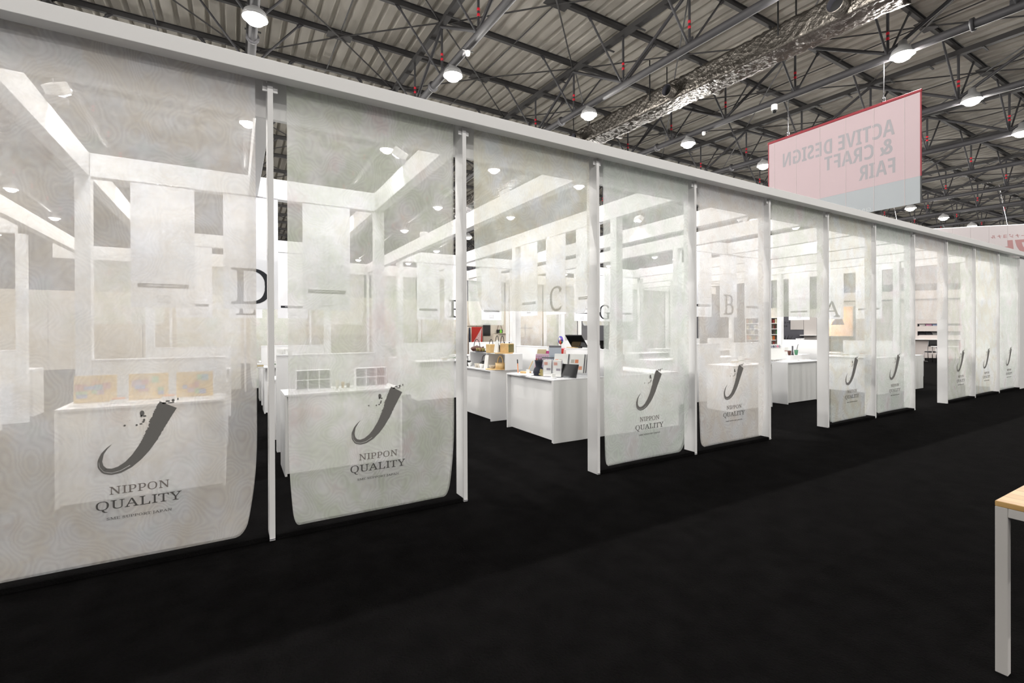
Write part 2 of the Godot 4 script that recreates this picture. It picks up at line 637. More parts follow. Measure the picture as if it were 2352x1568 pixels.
func make_duct() -> void:
	var t := thing("foil_duct", "long crumpled silver foil air duct slung under the roof between two trusses", "duct", Vector3(12.05, 0, 0))
	var n := noise(5, 0.9, 3)
	var ring := []
	var st := begin()
	var w := 0.36
	var h := 0.56
	var zs := []
	var z := -0.6
	while z > -26.0:
		zs.append(z)
		z -= 0.09
	var sec := []
	for k in 10: sec.append(Vector2(-w + 2 * w * k / 10.0, 0))
	for k in 8: sec.append(Vector2(w, h * k / 8.0))
	for k in 10: sec.append(Vector2(w - 2 * w * k / 10.0, h))
	for k in 8: sec.append(Vector2(-w, h - h * k / 8.0))
	var rows := []
	for zz in zs:
		var row := []
		var y := roof_y(zz) + 0.02
		var seam := 0.03 * exp(-pow(fmod(absf(zz), 1.2) - 0.6, 2) / 0.004)
		for p in sec:
			var c := Vector2(p.x, p.y - h * 0.5)
			var q := c * (1.0 + seam)
			var bump := n.get_noise_3d(p.x * 9.0, p.y * 9.0, zz * 7.0) * 0.045
			q += c.normalized() * bump
			row.append(Vector3(q.x, y + h * 0.5 + q.y, zz))
		rows.append(row)
	st.set_smooth_group(1)
	for i in rows.size() - 1:
		for k in sec.size():
			var k2 := (k + 1) % sec.size()
			var mid: Vector3 = (rows[i][k] + rows[i][k2]) * 0.5
			quad(st, rows[i][k], rows[i][k2], rows[i + 1][k2], rows[i + 1][k], mid - Vector3(0, roof_y(zs[i]) + 0.02 + h * 0.5, mid.z))
	for e in [0, rows.size() - 1]:
		for k in range(1, sec.size() - 1): tri(st, rows[e][0], rows[e][k], rows[e][k + 1], Vector3(0, 0, 1 if e == 0 else -1))
	part("casing", done(st), M.foil, t)
	for s in [[-1, -6.3], [-1, -10.9], [1, -5.4], [1, -9.6], [-1, -1.6], [-1, -15.5]]:
		var y := roof_y(s[1]) + 0.32
		var o := part("outlet", lathe([Vector2(0.15, 0.28), Vector2(0.19, 0.28), Vector2(0.19, 0.02), Vector2(0.22, -0.05)] if false else [Vector2(0.22, -0.04), Vector2(0.19, 0.03), Vector2(0.19, 0.28), Vector2(0.17, 0.285)], 20), M.foil, t, Vector3(0.36 * s[0], y - 0.1, s[1]), Vector3(0, 0, -PI / 2 * s[0]))
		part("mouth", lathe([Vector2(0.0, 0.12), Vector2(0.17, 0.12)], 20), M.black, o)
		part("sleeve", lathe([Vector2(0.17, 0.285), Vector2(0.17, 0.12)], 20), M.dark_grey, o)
	for zz in [-3.0, -7.2, -11.2, -15.5]:
		for s in [-1.0, 1.0]:
			bar("hanger_rod", M.black, t, Vector3(0.4 * s, roof_y(zz) + 0.3, zz), Vector3(0.4 * s, roof_y(zz) + 1.6, zz), 0.02)

func strokes(called: String, glyphs: Array, mt: Material, parent: Node3D, at: Vector3, size: float, step: float, th: float, turn := 0.0, mirrored := true) -> void:
	# characters drawn by strokes in a unit square; mirrored, as seen through from behind
	for gi in glyphs.size():
		var st := begin()
		for s in glyphs[gi]:
			var a := Vector3(s[0] - 0.5, s[1] - 0.5, 0) * size
			var b := Vector3(s[2] - 0.5, s[3] - 0.5, 0) * size
			if mirrored:
				a.x = -a.x
				b.x = -b.x
			var d := (b - a).normalized()
			add_box(st, Vector3((b - a).length() + th * 0.6, th, 0.004), Vector3.ZERO, 0.0, Transform3D(Basis(Vector3(0, 0, 1), atan2(d.y, d.x)), (a + b) * 0.5))
		var o := part(called, done(st), mt, parent)
		o.transform = Transform3D(Basis(Vector3.UP, turn), at + Basis(Vector3.UP, turn) * Vector3((-step if mirrored else step) * gi, 0, 0))

func big(pts: Array) -> PackedVector2Array:
	var p := PackedVector2Array()
	for v in pts: p.append(Vector2(1.27 + (v.x - 1.3) * 0.62, 6.70 + (v.y - 6.96) * 0.62))
	return p

func make_hung_signs() -> void:
	# pink mesh banner, hung at right angles to the booth front, seen from behind
	var t := thing("hanging_banner", "large pink roof-hung mesh banner with mirrored grey lettering and red top edge", "banner", Vector3(14.44, 0, -3.03), -PI / 2)
	# local x runs to world +z; the face turned to the viewer looks to -x
	var pink := mat(Color(0.655, 0.59, 0.605), 0.85)
	pink.backlight_enabled = true
	pink.backlight = Color(0.2, 0.18, 0.185)
	var foot := mat(Color(0.575, 0.595, 0.61), 0.85)
	var edge := mat(Color(0.47, 0.05, 0.12), 0.6)
	var letters := mat(Color(0.545, 0.54, 0.555), 0.9)
	part("cloth", box(3.78, 2.05, 0.012), pink, t, Vector3(0, 6.26, 0))
	part("lower_cloth", box(3.78, 0.655, 0.012), foot, t, Vector3(0, 4.9075, 0))
	part("top_rail", box(3.86, 0.07, 0.05, 0.01), edge, t, Vector3(0, 7.31, 0))
	for s in [-1.0, 1.0]: part("side_hem", box(0.03, 2.05, 0.016), edge, t, Vector3(1.905 * s, 6.26, 0))
	part("side_hem", box(0.03, 0.66, 0.016), M.black, t, Vector3(1.905, 4.9, 0))
	for k in 6: part("seam", box(0.010, 2.70, 0.004, 0.0), mat(Color(0.68, 0.64, 0.645), 0.9), t, Vector3(-1.72 + k * 0.66, 5.93, 0.009))
	text("lettering", "ACTIVE DESIGN", sans, letters, t, Vector3(-0.04, 6.64, 0.009), 2.83, 0.41, 0.0, true)
	text("lettering", "& CRAFT", sans, letters, t, Vector3(0.525, 6.17, 0.009), 1.61, 0.39, 0.0, true)
	text("lettering", "FAIR", sans, letters, t, Vector3(0.98, 5.66, 0.009), 0.81, 0.39, 0.0, true)
	text("lettering", "Gift Show", serif, mat(Color(0.70, 0.71, 0.72), 0.9), t, Vector3(0.57, 4.66, 0.009), 0.55, 0.10, 0.0, true)
	for x in [1.14, -1.3]:
		bar("wire", M.chrome, t, Vector3(x, 7.33, 0), Vector3(x, 8.42, 0), 0.012)
		part("hook", tube([Vector3(0, 0, 0), Vector3(0.04, 0.05, 0), Vector3(0.03, 0.12, 0), Vector3(0, 0.15, 0), Vector3(-0.03, 0.12, 0), Vector3(-0.03, 0.06, 0), Vector3(0, 0.02, 0)], 0.008, 6), M.chrome, t, Vector3(x, 7.33, 0))
	# the wide board far right, seen from behind as well
	t = thing("hanging_sign", "wide pale hanging sign with mirrored red characters beyond the right end of the booth", "sign", Vector3(38.2, 0, -6.6), -0.80)
	var board := mat(Color(0.63, 0.605, 0.61), 0.7)
	var rd := mat(Color(0.55, 0.41, 0.41), 0.8)
	for k in 14: part("panel", box(0.885, 3.3, 0.06, 0.006), board, t, Vector3(-4.3 + k * 0.89, 5.92, 0))
	part("top_rail", box(12.5, 0.04, 0.08), M.banner, t, Vector3(1.5, 7.59, 0))
	var gl := [
		[[0.3, 0.85, 0.3, 0.45], [0.3, 0.45, 0.1, 0.1], [0.6, 0.9, 0.6, 0.12], [0.6, 0.12, 0.95, 0.4]],
		[[0.1, 0.62, 0.9, 0.62], [0.5, 0.95, 0.5, 0.5], [0.5, 0.5, 0.25, 0.08]],
		[[0.2, 0.85, 0.8, 0.85], [0.8, 0.85, 0.8, 0.1], [0.2, 0.48, 0.8, 0.48], [0.2, 0.12, 0.8, 0.12]],
		[[0.1, 0.8, 0.3, 0.7], [0.1, 0.5, 0.3, 0.4], [0.1, 0.1, 0.8, 0.5], [0.7, 0.95, 0.78, 0.8], [0.85, 0.98, 0.93, 0.83]],
		[[0.1, 0.62, 0.9, 0.62], [0.5, 0.95, 0.5, 0.5], [0.5, 0.5, 0.25, 0.08]],
		[[0.08, 0.5, 0.92, 0.5]],
		[[0.15, 0.8, 0.85, 0.8], [0.15, 0.8, 0.15, 0.15], [0.85, 0.8, 0.85, 0.15], [0.15, 0.15, 0.85, 0.15]]]
	gl.reverse()
	strokes("character", gl, rd, t, Vector3(2.51, 6.94, 0.034), 0.21, 0.285, 0.032)
	# big mirrored letters below: a short spurred stem and a bowl
	var st := begin()
	add_prism(st, big([Vector2(1.62, 6.95), Vector2(2.02, 6.97), Vector2(2.12, 5.9), Vector2(1.6, 5.9), Vector2(1.3, 6.35), Vector2(1.68, 6.38)]), 0.031, 0.037)
	part("big_letter", done(st), rd, t)
	st = begin()
	var p := PackedVector2Array([Vector2(2.20, 6.96), Vector2(4.4, 7.05), Vector2(4.4, 6.78), Vector2(2.72, 6.72)])
	for k in 8:
		var a := PI + 0.1 + k * 0.2
		p.append(Vector2(4.3 + cos(a) * 1.58, 6.75 + sin(a) * 1.25))
	for k in 8:
		var a := PI + 0.1 + (7 - k) * 0.2
		p.append(Vector2(4.3 + cos(a) * 2.05, 6.85 + sin(a) * 1.7))
	add_prism(st, big(Array(p)), 0.031, 0.037)
	part("big_letter", done(st), rd, t)
	for x in [-3.9, 1.5, 6.5]: bar("wire", M.chrome, t, Vector3(x, 7.58, 0), Vector3(x - 0.4, 10.0, 0), 0.012)
	# small fittings on the chords
	t = thing("security_camera", "small white dome camera under a truss pipe left of the pink banner", "camera", Vector3(14.44, roof_y(-4.75) - 0.10, -4.75))
	part("mount", lathe([Vector2(0.07, -0.17), Vector2(0.085, -0.14), Vector2(0.085, 0.0), Vector2(0, 0.01)], 16), M.white, t)
	part("dome", lathe([Vector2(0, -0.26), Vector2(0.045, -0.245), Vector2(0.068, -0.2), Vector2(0.07, -0.17)], 16), M.black_gloss, t)
	for d in [[Vector3(5.1, roof_y(-7.05) - 0.10, -7.05), "small white smoke detector under a truss pipe behind the second lamp from the left"], [Vector3(14.44, roof_y(-7.3) - 0.10, -7.3), "small white smoke detector under the truss pipe above the fourth lamp of the front row"]]:
		t = thing("smoke_detector", d[1], "detector", d[0])
		part("body", lathe([Vector2(0, -0.10), Vector2(0.05, -0.10), Vector2(0.06, -0.05), Vector2(0.06, 0.0), Vector2(0, 0.0)], 14), M.white, t)
		part("bracket", box(0.3, 0.02, 0.04), M.steel_dark, t, Vector3(0, 0.01, 0))

# ---------------------------------------------------------------- booth front
func post_x(n: int) -> float:
	return P1X + PITCH * (n - 1) - 0.0185

func make_front() -> void:
	for side in 2:
		var zf := 0.0 if side == 0 else -9.95
		var where := "booth front" if side == 0 else "booth's far side"
		var root_turn := 0.0 if side == 0 else PI
		var x0 := post_x(-1) - 0.5
		var x1 := 16.9 if side == 0 else 18.4
		var t := thing("fascia_beam", "long white fascia beam along the top of the %s" % where, "beam", Vector3((x0 + x1) * 0.5, 0, zf), root_turn)
		part("beam", box(x1 - x0 + (1.6 if side == 0 else 0.0), 0.101, 0.113, 0.002), M.white, t, Vector3((0.8 if side == 0 else 0.0), 3.3365, 0.0585))
		t = thing("header_board", "white header board behind the posts at the top of the %s" % where, "board", Vector3((x0 + x1) * 0.5, 0, zf), root_turn)
		part("board", box(x1 - x0, 0.302, 0.04, 0.002), M.white, t, Vector3(0, 3.236, -0.181))
		part("cover_strip", box(x1 - x0, 0.006, 0.16, 0.0), M.white, t, Vector3(0, 3.384, -0.08))
		for n in range(-1, 12):
			var px := post_x(n)
			t = thing("front_post", "slim white board post of the %s, %s" % [where, ordinal(n - 1) + " from the left" if n > 0 else ["beyond the left picture edge", "just left of the picture"][n + 1]], "post", Vector3(px, 0, zf), root_turn, "white posts of the " + where)
			part("post", box(0.037, 3.37, 0.16, 0.0015), M.white, t, Vector3(0, 1.685, -0.08))
			part("corner_bracket", box(0.10, 0.06, 0.012), M.white, t, Vector3(0, 3.25, -0.02))
			part("foot_plate", box(0.037, 0.004, 0.02), M.chrome, t, Vector3(0, 0.014, 0.002))
		for n in range(-1, 12):
			var short := n in [-1, 2, 5, 8]
			var xa := post_x(n) + 0.0185
			var xb := post_x(n + 1) - 0.0185
			make_cloth(n, (xa + xb) * 0.5 + 0.008, zf, side, short)
			if not short:
				t = thing("base_plank", "low black carpeted plank under the %s cloth from the left, %s" % [ordinal(n), where], "plank", Vector3((xa + xb) * 0.5, 0, zf), root_turn, "base planks of the " + where)
				part("plank", box(xb - xa - 0.012, 0.037, 0.155, 0.003), M.carpet, t, Vector3(0, 0.0185, -0.079))
	# the end wall at the far right
	var t := thing("end_wall", "white end wall closing the booth front at the far right", "wall panel", Vector3(16.9, 0, 0))
	part("front_panel", box(2.2, 3.286, 0.05, 0.002), M.white, t, Vector3(1.1, 1.643, -0.02))
	part("return_panel", box(0.05, 3.286, 1.1, 0.002), M.white, t, Vector3(0.02, 1.643, -0.57))
	t = thing("leaflet_box", "small white leaflet box with pink print low on the end wall at the far right", "box", Vector3(17.42, 0, 0.045))
	part("tray", box(0.22, 0.11, 0.06), M.paper, t, Vector3(0, 0.82, 0))
	part("lip", box(0.24, 0.02, 0.08), M.grey, t, Vector3(0, 0.97, 0))
	part("leaflet", box(0.18, 0.12, 0.01), mat(Color(0.85, 0.6, 0.6), 0.8), t, Vector3(0, 0.86, 0.036))

func sheet(w: float, y0: float, y1: float, seed_: int, left: float, right: float) -> ArrayMesh:
	var st := SurfaceTool.new()
	st.begin(Mesh.PRIMITIVE_TRIANGLES)
	var nx := 14
	var ny := 40
	var ph := seed_ * 1.7
	for j in ny + 1:
		var v := j / float(ny)
		v = 1.0 - pow(1.0 - v, 1.6)          # finer rows near the bottom
		for i in nx + 1:
			var u := i / float(nx) * 2.0 - 1.0
			var y := lerpf(y1, y0, v)
			var hb := y - y0
			var side: float = left if u < 0.0 else right
			var inset := 0.075 * side * pow(clampf(1.0 - hb / 0.75, 0, 1), 2.2)
			var rc := 0.10
			if hb < rc: inset += (rc - sqrt(maxf(0.0, rc * rc - pow(rc - hb, 2)))) * 0.55 * side
			var x := u * (w * 0.5 - inset)
			var curl := pow(clampf(1.0 - hb / 0.5, 0, 1), 2.0) * pow(absf(u), 3.0) * side
			var sag := 0.018 * curl * (1.0 if u < 0.0 else 0.6)
			var z := 0.004 * sin(u * 2.6 + ph + y * 0.8) * clampf((y1 - y) / 0.5, 0, 1) - 0.03 * curl
			st.set_uv(Vector2((u + 1.0) * 0.5, (y1 - y) / 3.3))
			st.add_vertex(Vector3(x, y - sag, z))
	for j in ny:
		for i in nx:
			var a := j * (nx + 1) + i
			for q in [a, a + 1, a + nx + 2, a, a + nx + 2, a + nx + 1]: st.add_index(q)
	st.generate_normals()
	return st.commit()

func brush_mesh() -> ArrayMesh:
	if cache.has("brush"): return cache["brush"]
	# one brush stroke like a hook, in metres about the middle of the cloth
	var spine := [[-0.383, 1.024, 0.052], [-0.405, 0.985, 0.052], [-0.432, 0.930, 0.050], [-0.452, 0.880, 0.046], [-0.480, 0.815, 0.042], [-0.512, 0.755, 0.038], [-0.548, 0.705, 0.034], [-0.59, 0.662, 0.031], [-0.635, 0.635, 0.027], [-0.675, 0.627, 0.024], [-0.708, 0.637, 0.021], [-0.727, 0.665, 0.018], [-0.731, 0.700, 0.014], [-0.718, 0.745, 0.010], [-0.697, 0.775, 0.005], [-0.675, 0.797, 0.0012]]
	var c := Curve2D.new()
	for i in spine.size():
		var p := Vector2(spine[i][0] + 0.53, spine[i][1])
		var tan := Vector2.ZERO
		if i > 0 and i < spine.size() - 1: tan = Vector2(spine[i + 1][0] - spine[i - 1][0], spine[i + 1][1] - spine[i - 1][1]) / 6.0
		c.add_point(p, -tan, tan)
	var left := []
	var right := []
	var n := noise(31, 0.35, 3)
	var steps := 110
	for k in steps + 1:
		var t := k / float(steps)
		var p := c.sample_baked(c.get_baked_length() * t)
		var q := c.sample_baked(minf(c.get_baked_length() * t + 0.004, c.get_baked_length()))
		var o := c.sample_baked(maxf(c.get_baked_length() * t - 0.004, 0.0))
		var d := (q - o).normalized()
		var f := t * (spine.size() - 1)
		var i := mini(int(f), spine.size() - 2)
		var w: float = lerpf(spine[i][2], spine[i + 1][2], f - i)
		var rag := 0.35 * maxf(0.0, 1.0 - absf(t - 0.22) / 0.22)
		var nl := w * (1.0 + rag * n.get_noise_1d(k * 6.0) - (0.12 if rag > 0.1 and k % 2 else 0.0))
		var nr := w * (1.0 + 0.35 * rag * n.get_noise_1d(500.0 + k * 6.0))
		var nrm := Vector2(-d.y, d.x)
		left.append(p - nrm * nl)
		right.append(p + nrm * nr)
	var st := begin()
	for k in steps:
		for zz in [0.0, 0.0012]:
			# a dry streak splits the lower bow of the stroke
			var split := k > 62 and k < 92
			var a: Vector2 = left[k]
			var b: Vector2 = right[k]
			var e: Vector2 = left[k + 1]
			var f2: Vector2 = right[k + 1]
			var s0 := 0.64 if split else 0.5
			var s1 := 0.72 if split else 0.5
			quad(st, v3(a, zz), v3(a.lerp(b, s0), zz), v3(e.lerp(f2, s0), zz), v3(e, zz), Vector3(0, 0, zz - 0.0005))
			quad(st, v3(a.lerp(b, s1), zz), v3(b, zz), v3(f2, zz), v3(e.lerp(f2, s1), zz), Vector3(0, 0, zz - 0.0005))
	for b in [[0.143, 1.047, 0.013, 0.006], [0.172, 1.05, 0.008, 0.01], [0.198, 1.058, 0.004, 0.008], [0.125, 1.036, 0.012, 0.006], [0.16, 1.036, 0.02, 0.004]]:
		add_prism(st, circle2(Vector2(b[0], b[1]), b[2], b[3]), 0.0, 0.0012)
	cache["brush"] = done(st)
	return cache["brush"]

func v3(p: Vector2, z: float) -> Vector3:
	return Vector3(p.x, p.y, z)

func drops_mesh() -> ArrayMesh:
	if not cache.has("drops"):
		var st := begin()
		for b in [[0.009, 0.980, 0.012, 0.018], [0.005, 0.962, 0.006, 0.008], [0.022, 0.961, 0.009, 0.006], [0.019, 0.936, 0.006, 0.008], [0.015, 0.924, 0.007, 0.006], [0.003, 0.912, 0.008, 0.005], [-0.019, 0.907, 0.006, 0.006], [-0.079, 0.910, 0.006, 0.006], [-0.054, 0.940, 0.002, 0.002]]:
			add_prism(st, circle2(Vector2(b[0], b[1]), b[2], b[3]), 0.0, 0.0012)
		cache["drops"] = done(st)
	return cache["drops"]

func make_cloth(n: int, cx: float, zf: float, side: int, short: bool) -> void:
	var where := "booth front" if side == 0 else "booth's far side"
	var kind := posmod(n * 7 + side * 2, 4)
	var cl: float = 0.0 if n == 0 else 0.7 + 0.3 * sin(n * 3.7)
	var cr: float = 0.75 + 0.35 * sin(n * 2.3 + 1.0)
	var lab := ""
	var which := "%s cloth from the left" % ordinal(n) if n >= 0 else "beyond the left picture edge"
	if short: lab = "short plain sheer cloth at the %s, %s" % [where, which]
	else: lab = "long sheer cloth with brush-stroke logo on the %s, %s" % [where, which]
	var t := thing("sheer_cloth", lab, "hanging", Vector3(cx, 0, zf - 0.028 if side == 0 else zf + 0.028), 0.0 if side == 0 else PI, "sheer cloths of the " + where)
	var y0 := 1.685 if short else 0.062 + 0.008 * sin(n * 2.1)
	part("front_sheet", sheet(1.318, y0, 3.33, n, cl, cr), M["cloth%d_0" % kind], t)
	part("back_sheet", sheet(1.312, y0 + 0.006, 3.33, n + 3, cl, cr), M["cloth%d_1" % kind], t, Vector3(0, 0, -0.022))
	if short: return
	var dz := 0.006
	part("brush_stroke", brush_mesh(), M.print_grey, t, Vector3(0, 0, dz))
	part("ink_drops", drops_mesh(), M.print_grey, t, Vector3(0, 0, dz)).set_meta("kind", "stuff")
	text("printed_word", "NIPPON", serif, M.print_light, t, Vector3(-0.003, 0.509, dz + 0.001), 0.305, 0.049)
	text("printed_word", "QUALITY", serif, M.print_dark, t, Vector3(-0.003, 0.413, dz + 0.001), 0.436, 0.072)
	text("printed_word", "SME SUPPORT JAPAN", serif, M.print_dark, t, Vector3(-0.004, 0.333, dz + 0.001), 0.332, 0.02)

# ---------------------------------------------------------------- islands of counters
func make_islands() -> void:
	# overhead beams running from the front to the far side
	var xs := [-4.27, -2.8, -1.37, 1.72, 3.28, 4.85, 6.40, 7.75, 10.84, 12.40, 13.97, 15.5]
	for i in xs.size():
		var t := thing("overhead_beam", "white overhead beam running from booth front to back, %s from the left" % ORD[i], "beam", Vector3(xs[i], 0, -4.975), 0.0, "long overhead beams of the booth")
		part("beam", box(0.12, 0.247, 9.5, 0.002), M.white, t, Vector3(0, 3.2635, 0))
	for i in 2:
		var t := thing("cross_beam", "short white overhead beam from the booth front to the letter %s portal" % ["D", "B"][i], "beam", Vector3([0.20, 9.32][i], 0, -1.47))
		part("beam", box(0.10, 0.247, 2.5, 0.002), M.white, t, Vector3(0, 3.2635, 0))
	# islands: centre, turn, letter, codes, words for labels
	var near := [
		[Vector3(0.18, 0, -2.80), 0.0, "D", ["D 03", "D 04"], "behind the two leftmost logo cloths"],
		[Vector3(4.85, 0, -2.87), -PI / 2, "C", ["C 03", "C 02"], "right of the first entrance"],
		[Vector3(9.30, 0, -2.80), 0.0, "B", ["B 01", "B 02"], "between the second and third entrances"],
		[Vector3(13.97, 0, -2.87), -PI / 2, "A", ["A 03", "A 01"], "right of the second entrance, farther along"],
		[Vector3(-4.27, 0, -2.87), -PI / 2, "", [], "at the far left"],
		[Vector3(0.20, 0, -7.15), 0.0, "E", ["E 01", "E 02"], "in the back row at the left"],
		[Vector3(4.90, 0, -7.15), 0.0, "F", ["F 02", "F 01"], "in the back row under letter F"],
		[Vector3(9.60, 0, -7.15), 0.0, "G", ["G 01", "G 02"], "behind and right of letter F"],
		[Vector3(14.2, 0, -7.15), 0.0, "", [], "at the rear right"],
		[Vector3(-4.6, 0, -7.15), 0.0, "", [], "at the rear left"]]
	for s in near: island(s[0], s[1], s[2], s[3], s[4])
	# arm spotlights clipped to the beams
	var arms := [
		[Vector3(1.62, 3.5, -1.45), Vector3(0.5, 1.3, -2.8)], [Vector3(-1.25, 3.5, -1.45), Vector3(-0.3, 1.3, -2.8)],
		[Vector3(1.60, 3.5, -4.05), Vector3(0.6, 1.2, -5.5)], [Vector3(-1.25, 3.5, -4.05), Vector3(-0.3, 1.2, -5.6)],
		[Vector3(3.40, 3.5, -2.2), Vector3(4.7, 1.1, -2.2)], [Vector3(3.40, 3.5, -3.8), Vector3(4.7, 1.1, -3.8)],
		[Vector3(6.28, 3.5, -2.4), Vector3(5.0, 1.1, -2.6)], [Vector3(6.28, 3.5, -5.2), Vector3(5.2, 1.2, -7.0)],
		[Vector3(3.40, 3.5, -5.6), Vector3(4.3, 1.2, -7.0)], [Vector3(7.87, 3.5, -1.45), Vector3(8.8, 1.3, -2.8)],
		[Vector3(10.72, 3.5, -1.45), Vector3(9.8, 1.3, -2.8)], [Vector3(12.52, 3.5, -2.2), Vector3(13.8, 1.1, -2.2)],
		[Vector3(12.52, 3.5, -3.8), Vector3(13.8, 1.1, -3.8)], [Vector3(15.38, 3.5, -2.4), Vector3(14.1, 1.1, -2.4)],
		[Vector3(-2.92, 3.5, -2.4), Vector3(-4.2, 1.1, -2.6)], [Vector3(-2.92, 3.5, -5.4), Vector3(-4.2, 1.2, -7.0)],
		[Vector3(10.72, 3.5, -5.4), Vector3(9.8, 1.2, -7.0)], [Vector3(7.87, 3.5, -5.4), Vector3(8.8, 1.2, -7.0)],
		[Vector3(12.52, 3.5, -5.6), Vector3(13.6, 1.2, -7.0)]]
	var glow := mat(Color(1, 1, 1), 0.5)
	glow.emission_enabled = true
	glow.emission = Color(0.97, 0.98, 1)
	glow.emission_energy_multiplier = 12.0
	for i in arms.size():
		var at: Vector3 = arms[i][0]
		var aim: Vector3 = arms[i][1]
		var t := thing("arm_spotlight", arm_label(at), "spotlight", at, 0.0, "arm spotlights on the overhead beams")
		var d := (aim - at).normalized()
		var b := Basis.looking_at(d)
		var head := part("head", box(0.16, 0.10, 0.09, 0.008), M.white, t)
		head.basis = b
		part("lamp_face", box(0.13, 0.075, 0.012, 0.003), glow, head, Vector3(0, 0, -0.05))
		part("arm", tube([Vector3(0, 0, 0.04), Vector3(0, 0.03, 0.12), Vector3(0, -0.05, 0.17)], 0.008), M.chrome, head)
		part("clamp", box(0.14, 0.05, 0.05, 0.004), M.grey, t, Vector3(0, -0.088, 0))
		var l := SpotLight3D.new()
		l.name = "spot_light"
		t.add_child(l, true)
		l.basis = b
		l.position = d * 0.07
		l.light_color = Color(0.96, 0.975, 1.0)
		l.light_energy = 1.8
		l.light_size = 0.06
		l.spot_range = 12.0
		l.spot_angle = 72.0
		l.spot_angle_attenuation = 0.6
		l.spot_attenuation = 2.0
		l.shadow_enabled = true

func arm_label(at: Vector3) -> String:
	var b := {"1": "fourth", "-1": "third", "3": "fifth", "6": "seventh", "7": "eighth", "10": "ninth", "12": "tenth", "15": "twelfth", "-2": "second"}
	var d := "its front end" if at.z > -1.6 else "near its front end" if at.z > -3.0 else "its middle" if at.z > -4.5 else "its rear half"
	return "white arm spotlight on the %s overhead beam from the left, %s" % [b[str(int(at.x))], d]

func island(c: Vector3, turn: float, letter: String, codes: Array, words: String) -> void:
	var b := Basis(Vector3.UP, turn)
	var at := func(x: float, z: float) -> Vector3: return c + b * Vector3(x, 0, z)
	var t := thing("portal_frame", "white portal frame of the counter island %s" % words, "frame", c, turn)
	var turned := absf(turn) > 0.1
	for x in ([-1.435, 1.435] if turned else [-1.545, 1.545]): part("column", box(0.13, 3.14, 0.12, 0.002), M.white, t, Vector3(x, 1.57, 0))
	if absf(turn) < 0.1: part("crossbeam", box(2.97, 0.247, 0.12, 0.002), M.white, t, Vector3(0, 3.2635, 0))
	var front := "front" 
	for s in [-1.0, 1.0]:
		var lr := "left" if s < 0 else "right"
		t = thing("half_wall", "white half wall, %s one of the island %s" % [lr, words], "partition", at.call((0.8725 if not turned else 0.815) * s, 0.0), turn)
		var hw: float = 1.21 if not turned else 1.105
		part("panel", box(hw, 1.195, 0.10, 0.002), M.white, t, Vector3(0, 0.5975, 0))
		part("cap", box(hw, 0.016, 0.11, 0.002), M.white_gloss, t, Vector3(0, 1.203, 0))
		for f in [1.0, -1.0]:
			var fb := "near" if f > 0 else "rear"
			t = thing("display_counter", "white display counter, %s %s one of the island %s" % [fb, lr, words], "counter", at.call(0.88 * s, 0.93 * f), turn + (0.0 if f > 0 else PI))
			counter(t, 1.235, 0.54)
	if absf(turn) > 0.1:
		# the low closing panel at the end of the island, joining both rows of counters
		t = thing("end_panel", "long low white end panel of the island %s" % words, "panel", at.call(1.525, 0.0), turn + PI / 2)
		part("board", box(0.50, 0.83, 0.018, 0.001), M.white, t, Vector3(-0.96, 0.415, 0.0))
		part("board", box(1.40, 0.83, 0.018, 0.001), M.white, t, Vector3(-0.01, 0.415, -0.006))
		part("board", box(0.52, 0.83, 0.018, 0.001), M.white, t, Vector3(0.95, 0.415, 0.0))
		part("top_edge", box(2.42, 0.014, 0.03, 0.001), M.white_gloss, t, Vector3(0, 0.838, -0.004))
	if letter == "": return
	# hanging boards
	var zc := 0.068
	for k in 3:
		var lx: float = [-0.86, 0.0, 0.86][k]
		if letter == "F" and k == 1: lx = -0.16
		var lab := ""
		if k == 1: lab = "white hanging board with the large dark letter %s" % letter
		else: lab = "white hanging board with black strip and code %s, %s of the letter %s" % [codes[0 if k == 0 else 1], "left" if k == 0 else "right", letter]
		t = thing("hanging_board", lab, "sign", at.call(lx, zc), turn, "hanging boards of the booth")
		part("board", box(0.58, 1.36, 0.008, 0.001), M.banner, t, Vector3(0, 2.455, 0))
		part("top_rod", bar_mesh(0.58, 0.008), M.chrome, t, Vector3(0, 3.137, 0), Vector3(0, 0, PI / 2))
		if k == 1:
			text("letter", letter, serif, M.ink, t, Vector3(0, 2.05, 0.0052), 0.40 * (1.05 if letter in ["D", "G", "A"] else 0.85), 0.43)
		else:
			part("black_strip", box(0.46, 0.045, 0.002, 0.0), M.ink, t, Vector3(0, 2.015, 0.0052))
			text("strip_text", "NIPPON QUALITY", sans, M.banner, t, Vector3(0, 2.015, 0.0068), 0.30, 0.017)
			text("code", codes[0 if k == 0 else 1], serif, M.pale_print, t, Vector3(0, 1.885, 0.0052), 0.13, 0.05)
			part("small_print", box(0.13, 0.014, 0.002, 0.0), M.pale_print, t, Vector3(0, 1.838, 0.0052))
			for q in 2:
				part("small_print", box(0.012, 0.5 - 0.14 * q, 0.002, 0.0), mat(Color(0.88, 0.88, 0.89), 0.8), t, Vector3(0.03 - 0.06 * q, 2.5 + 0.07 * q, 0.0052))

func bar_mesh(l: float, r: float) -> ArrayMesh:
	var key := "bar%.3f,%.3f" % [l, r]
	if not cache.has(key): cache[key] = lathe([Vector2(0, -l / 2), Vector2(r, -l / 2), Vector2(r, l / 2), Vector2(0, l / 2)], 10)
	return cache[key]

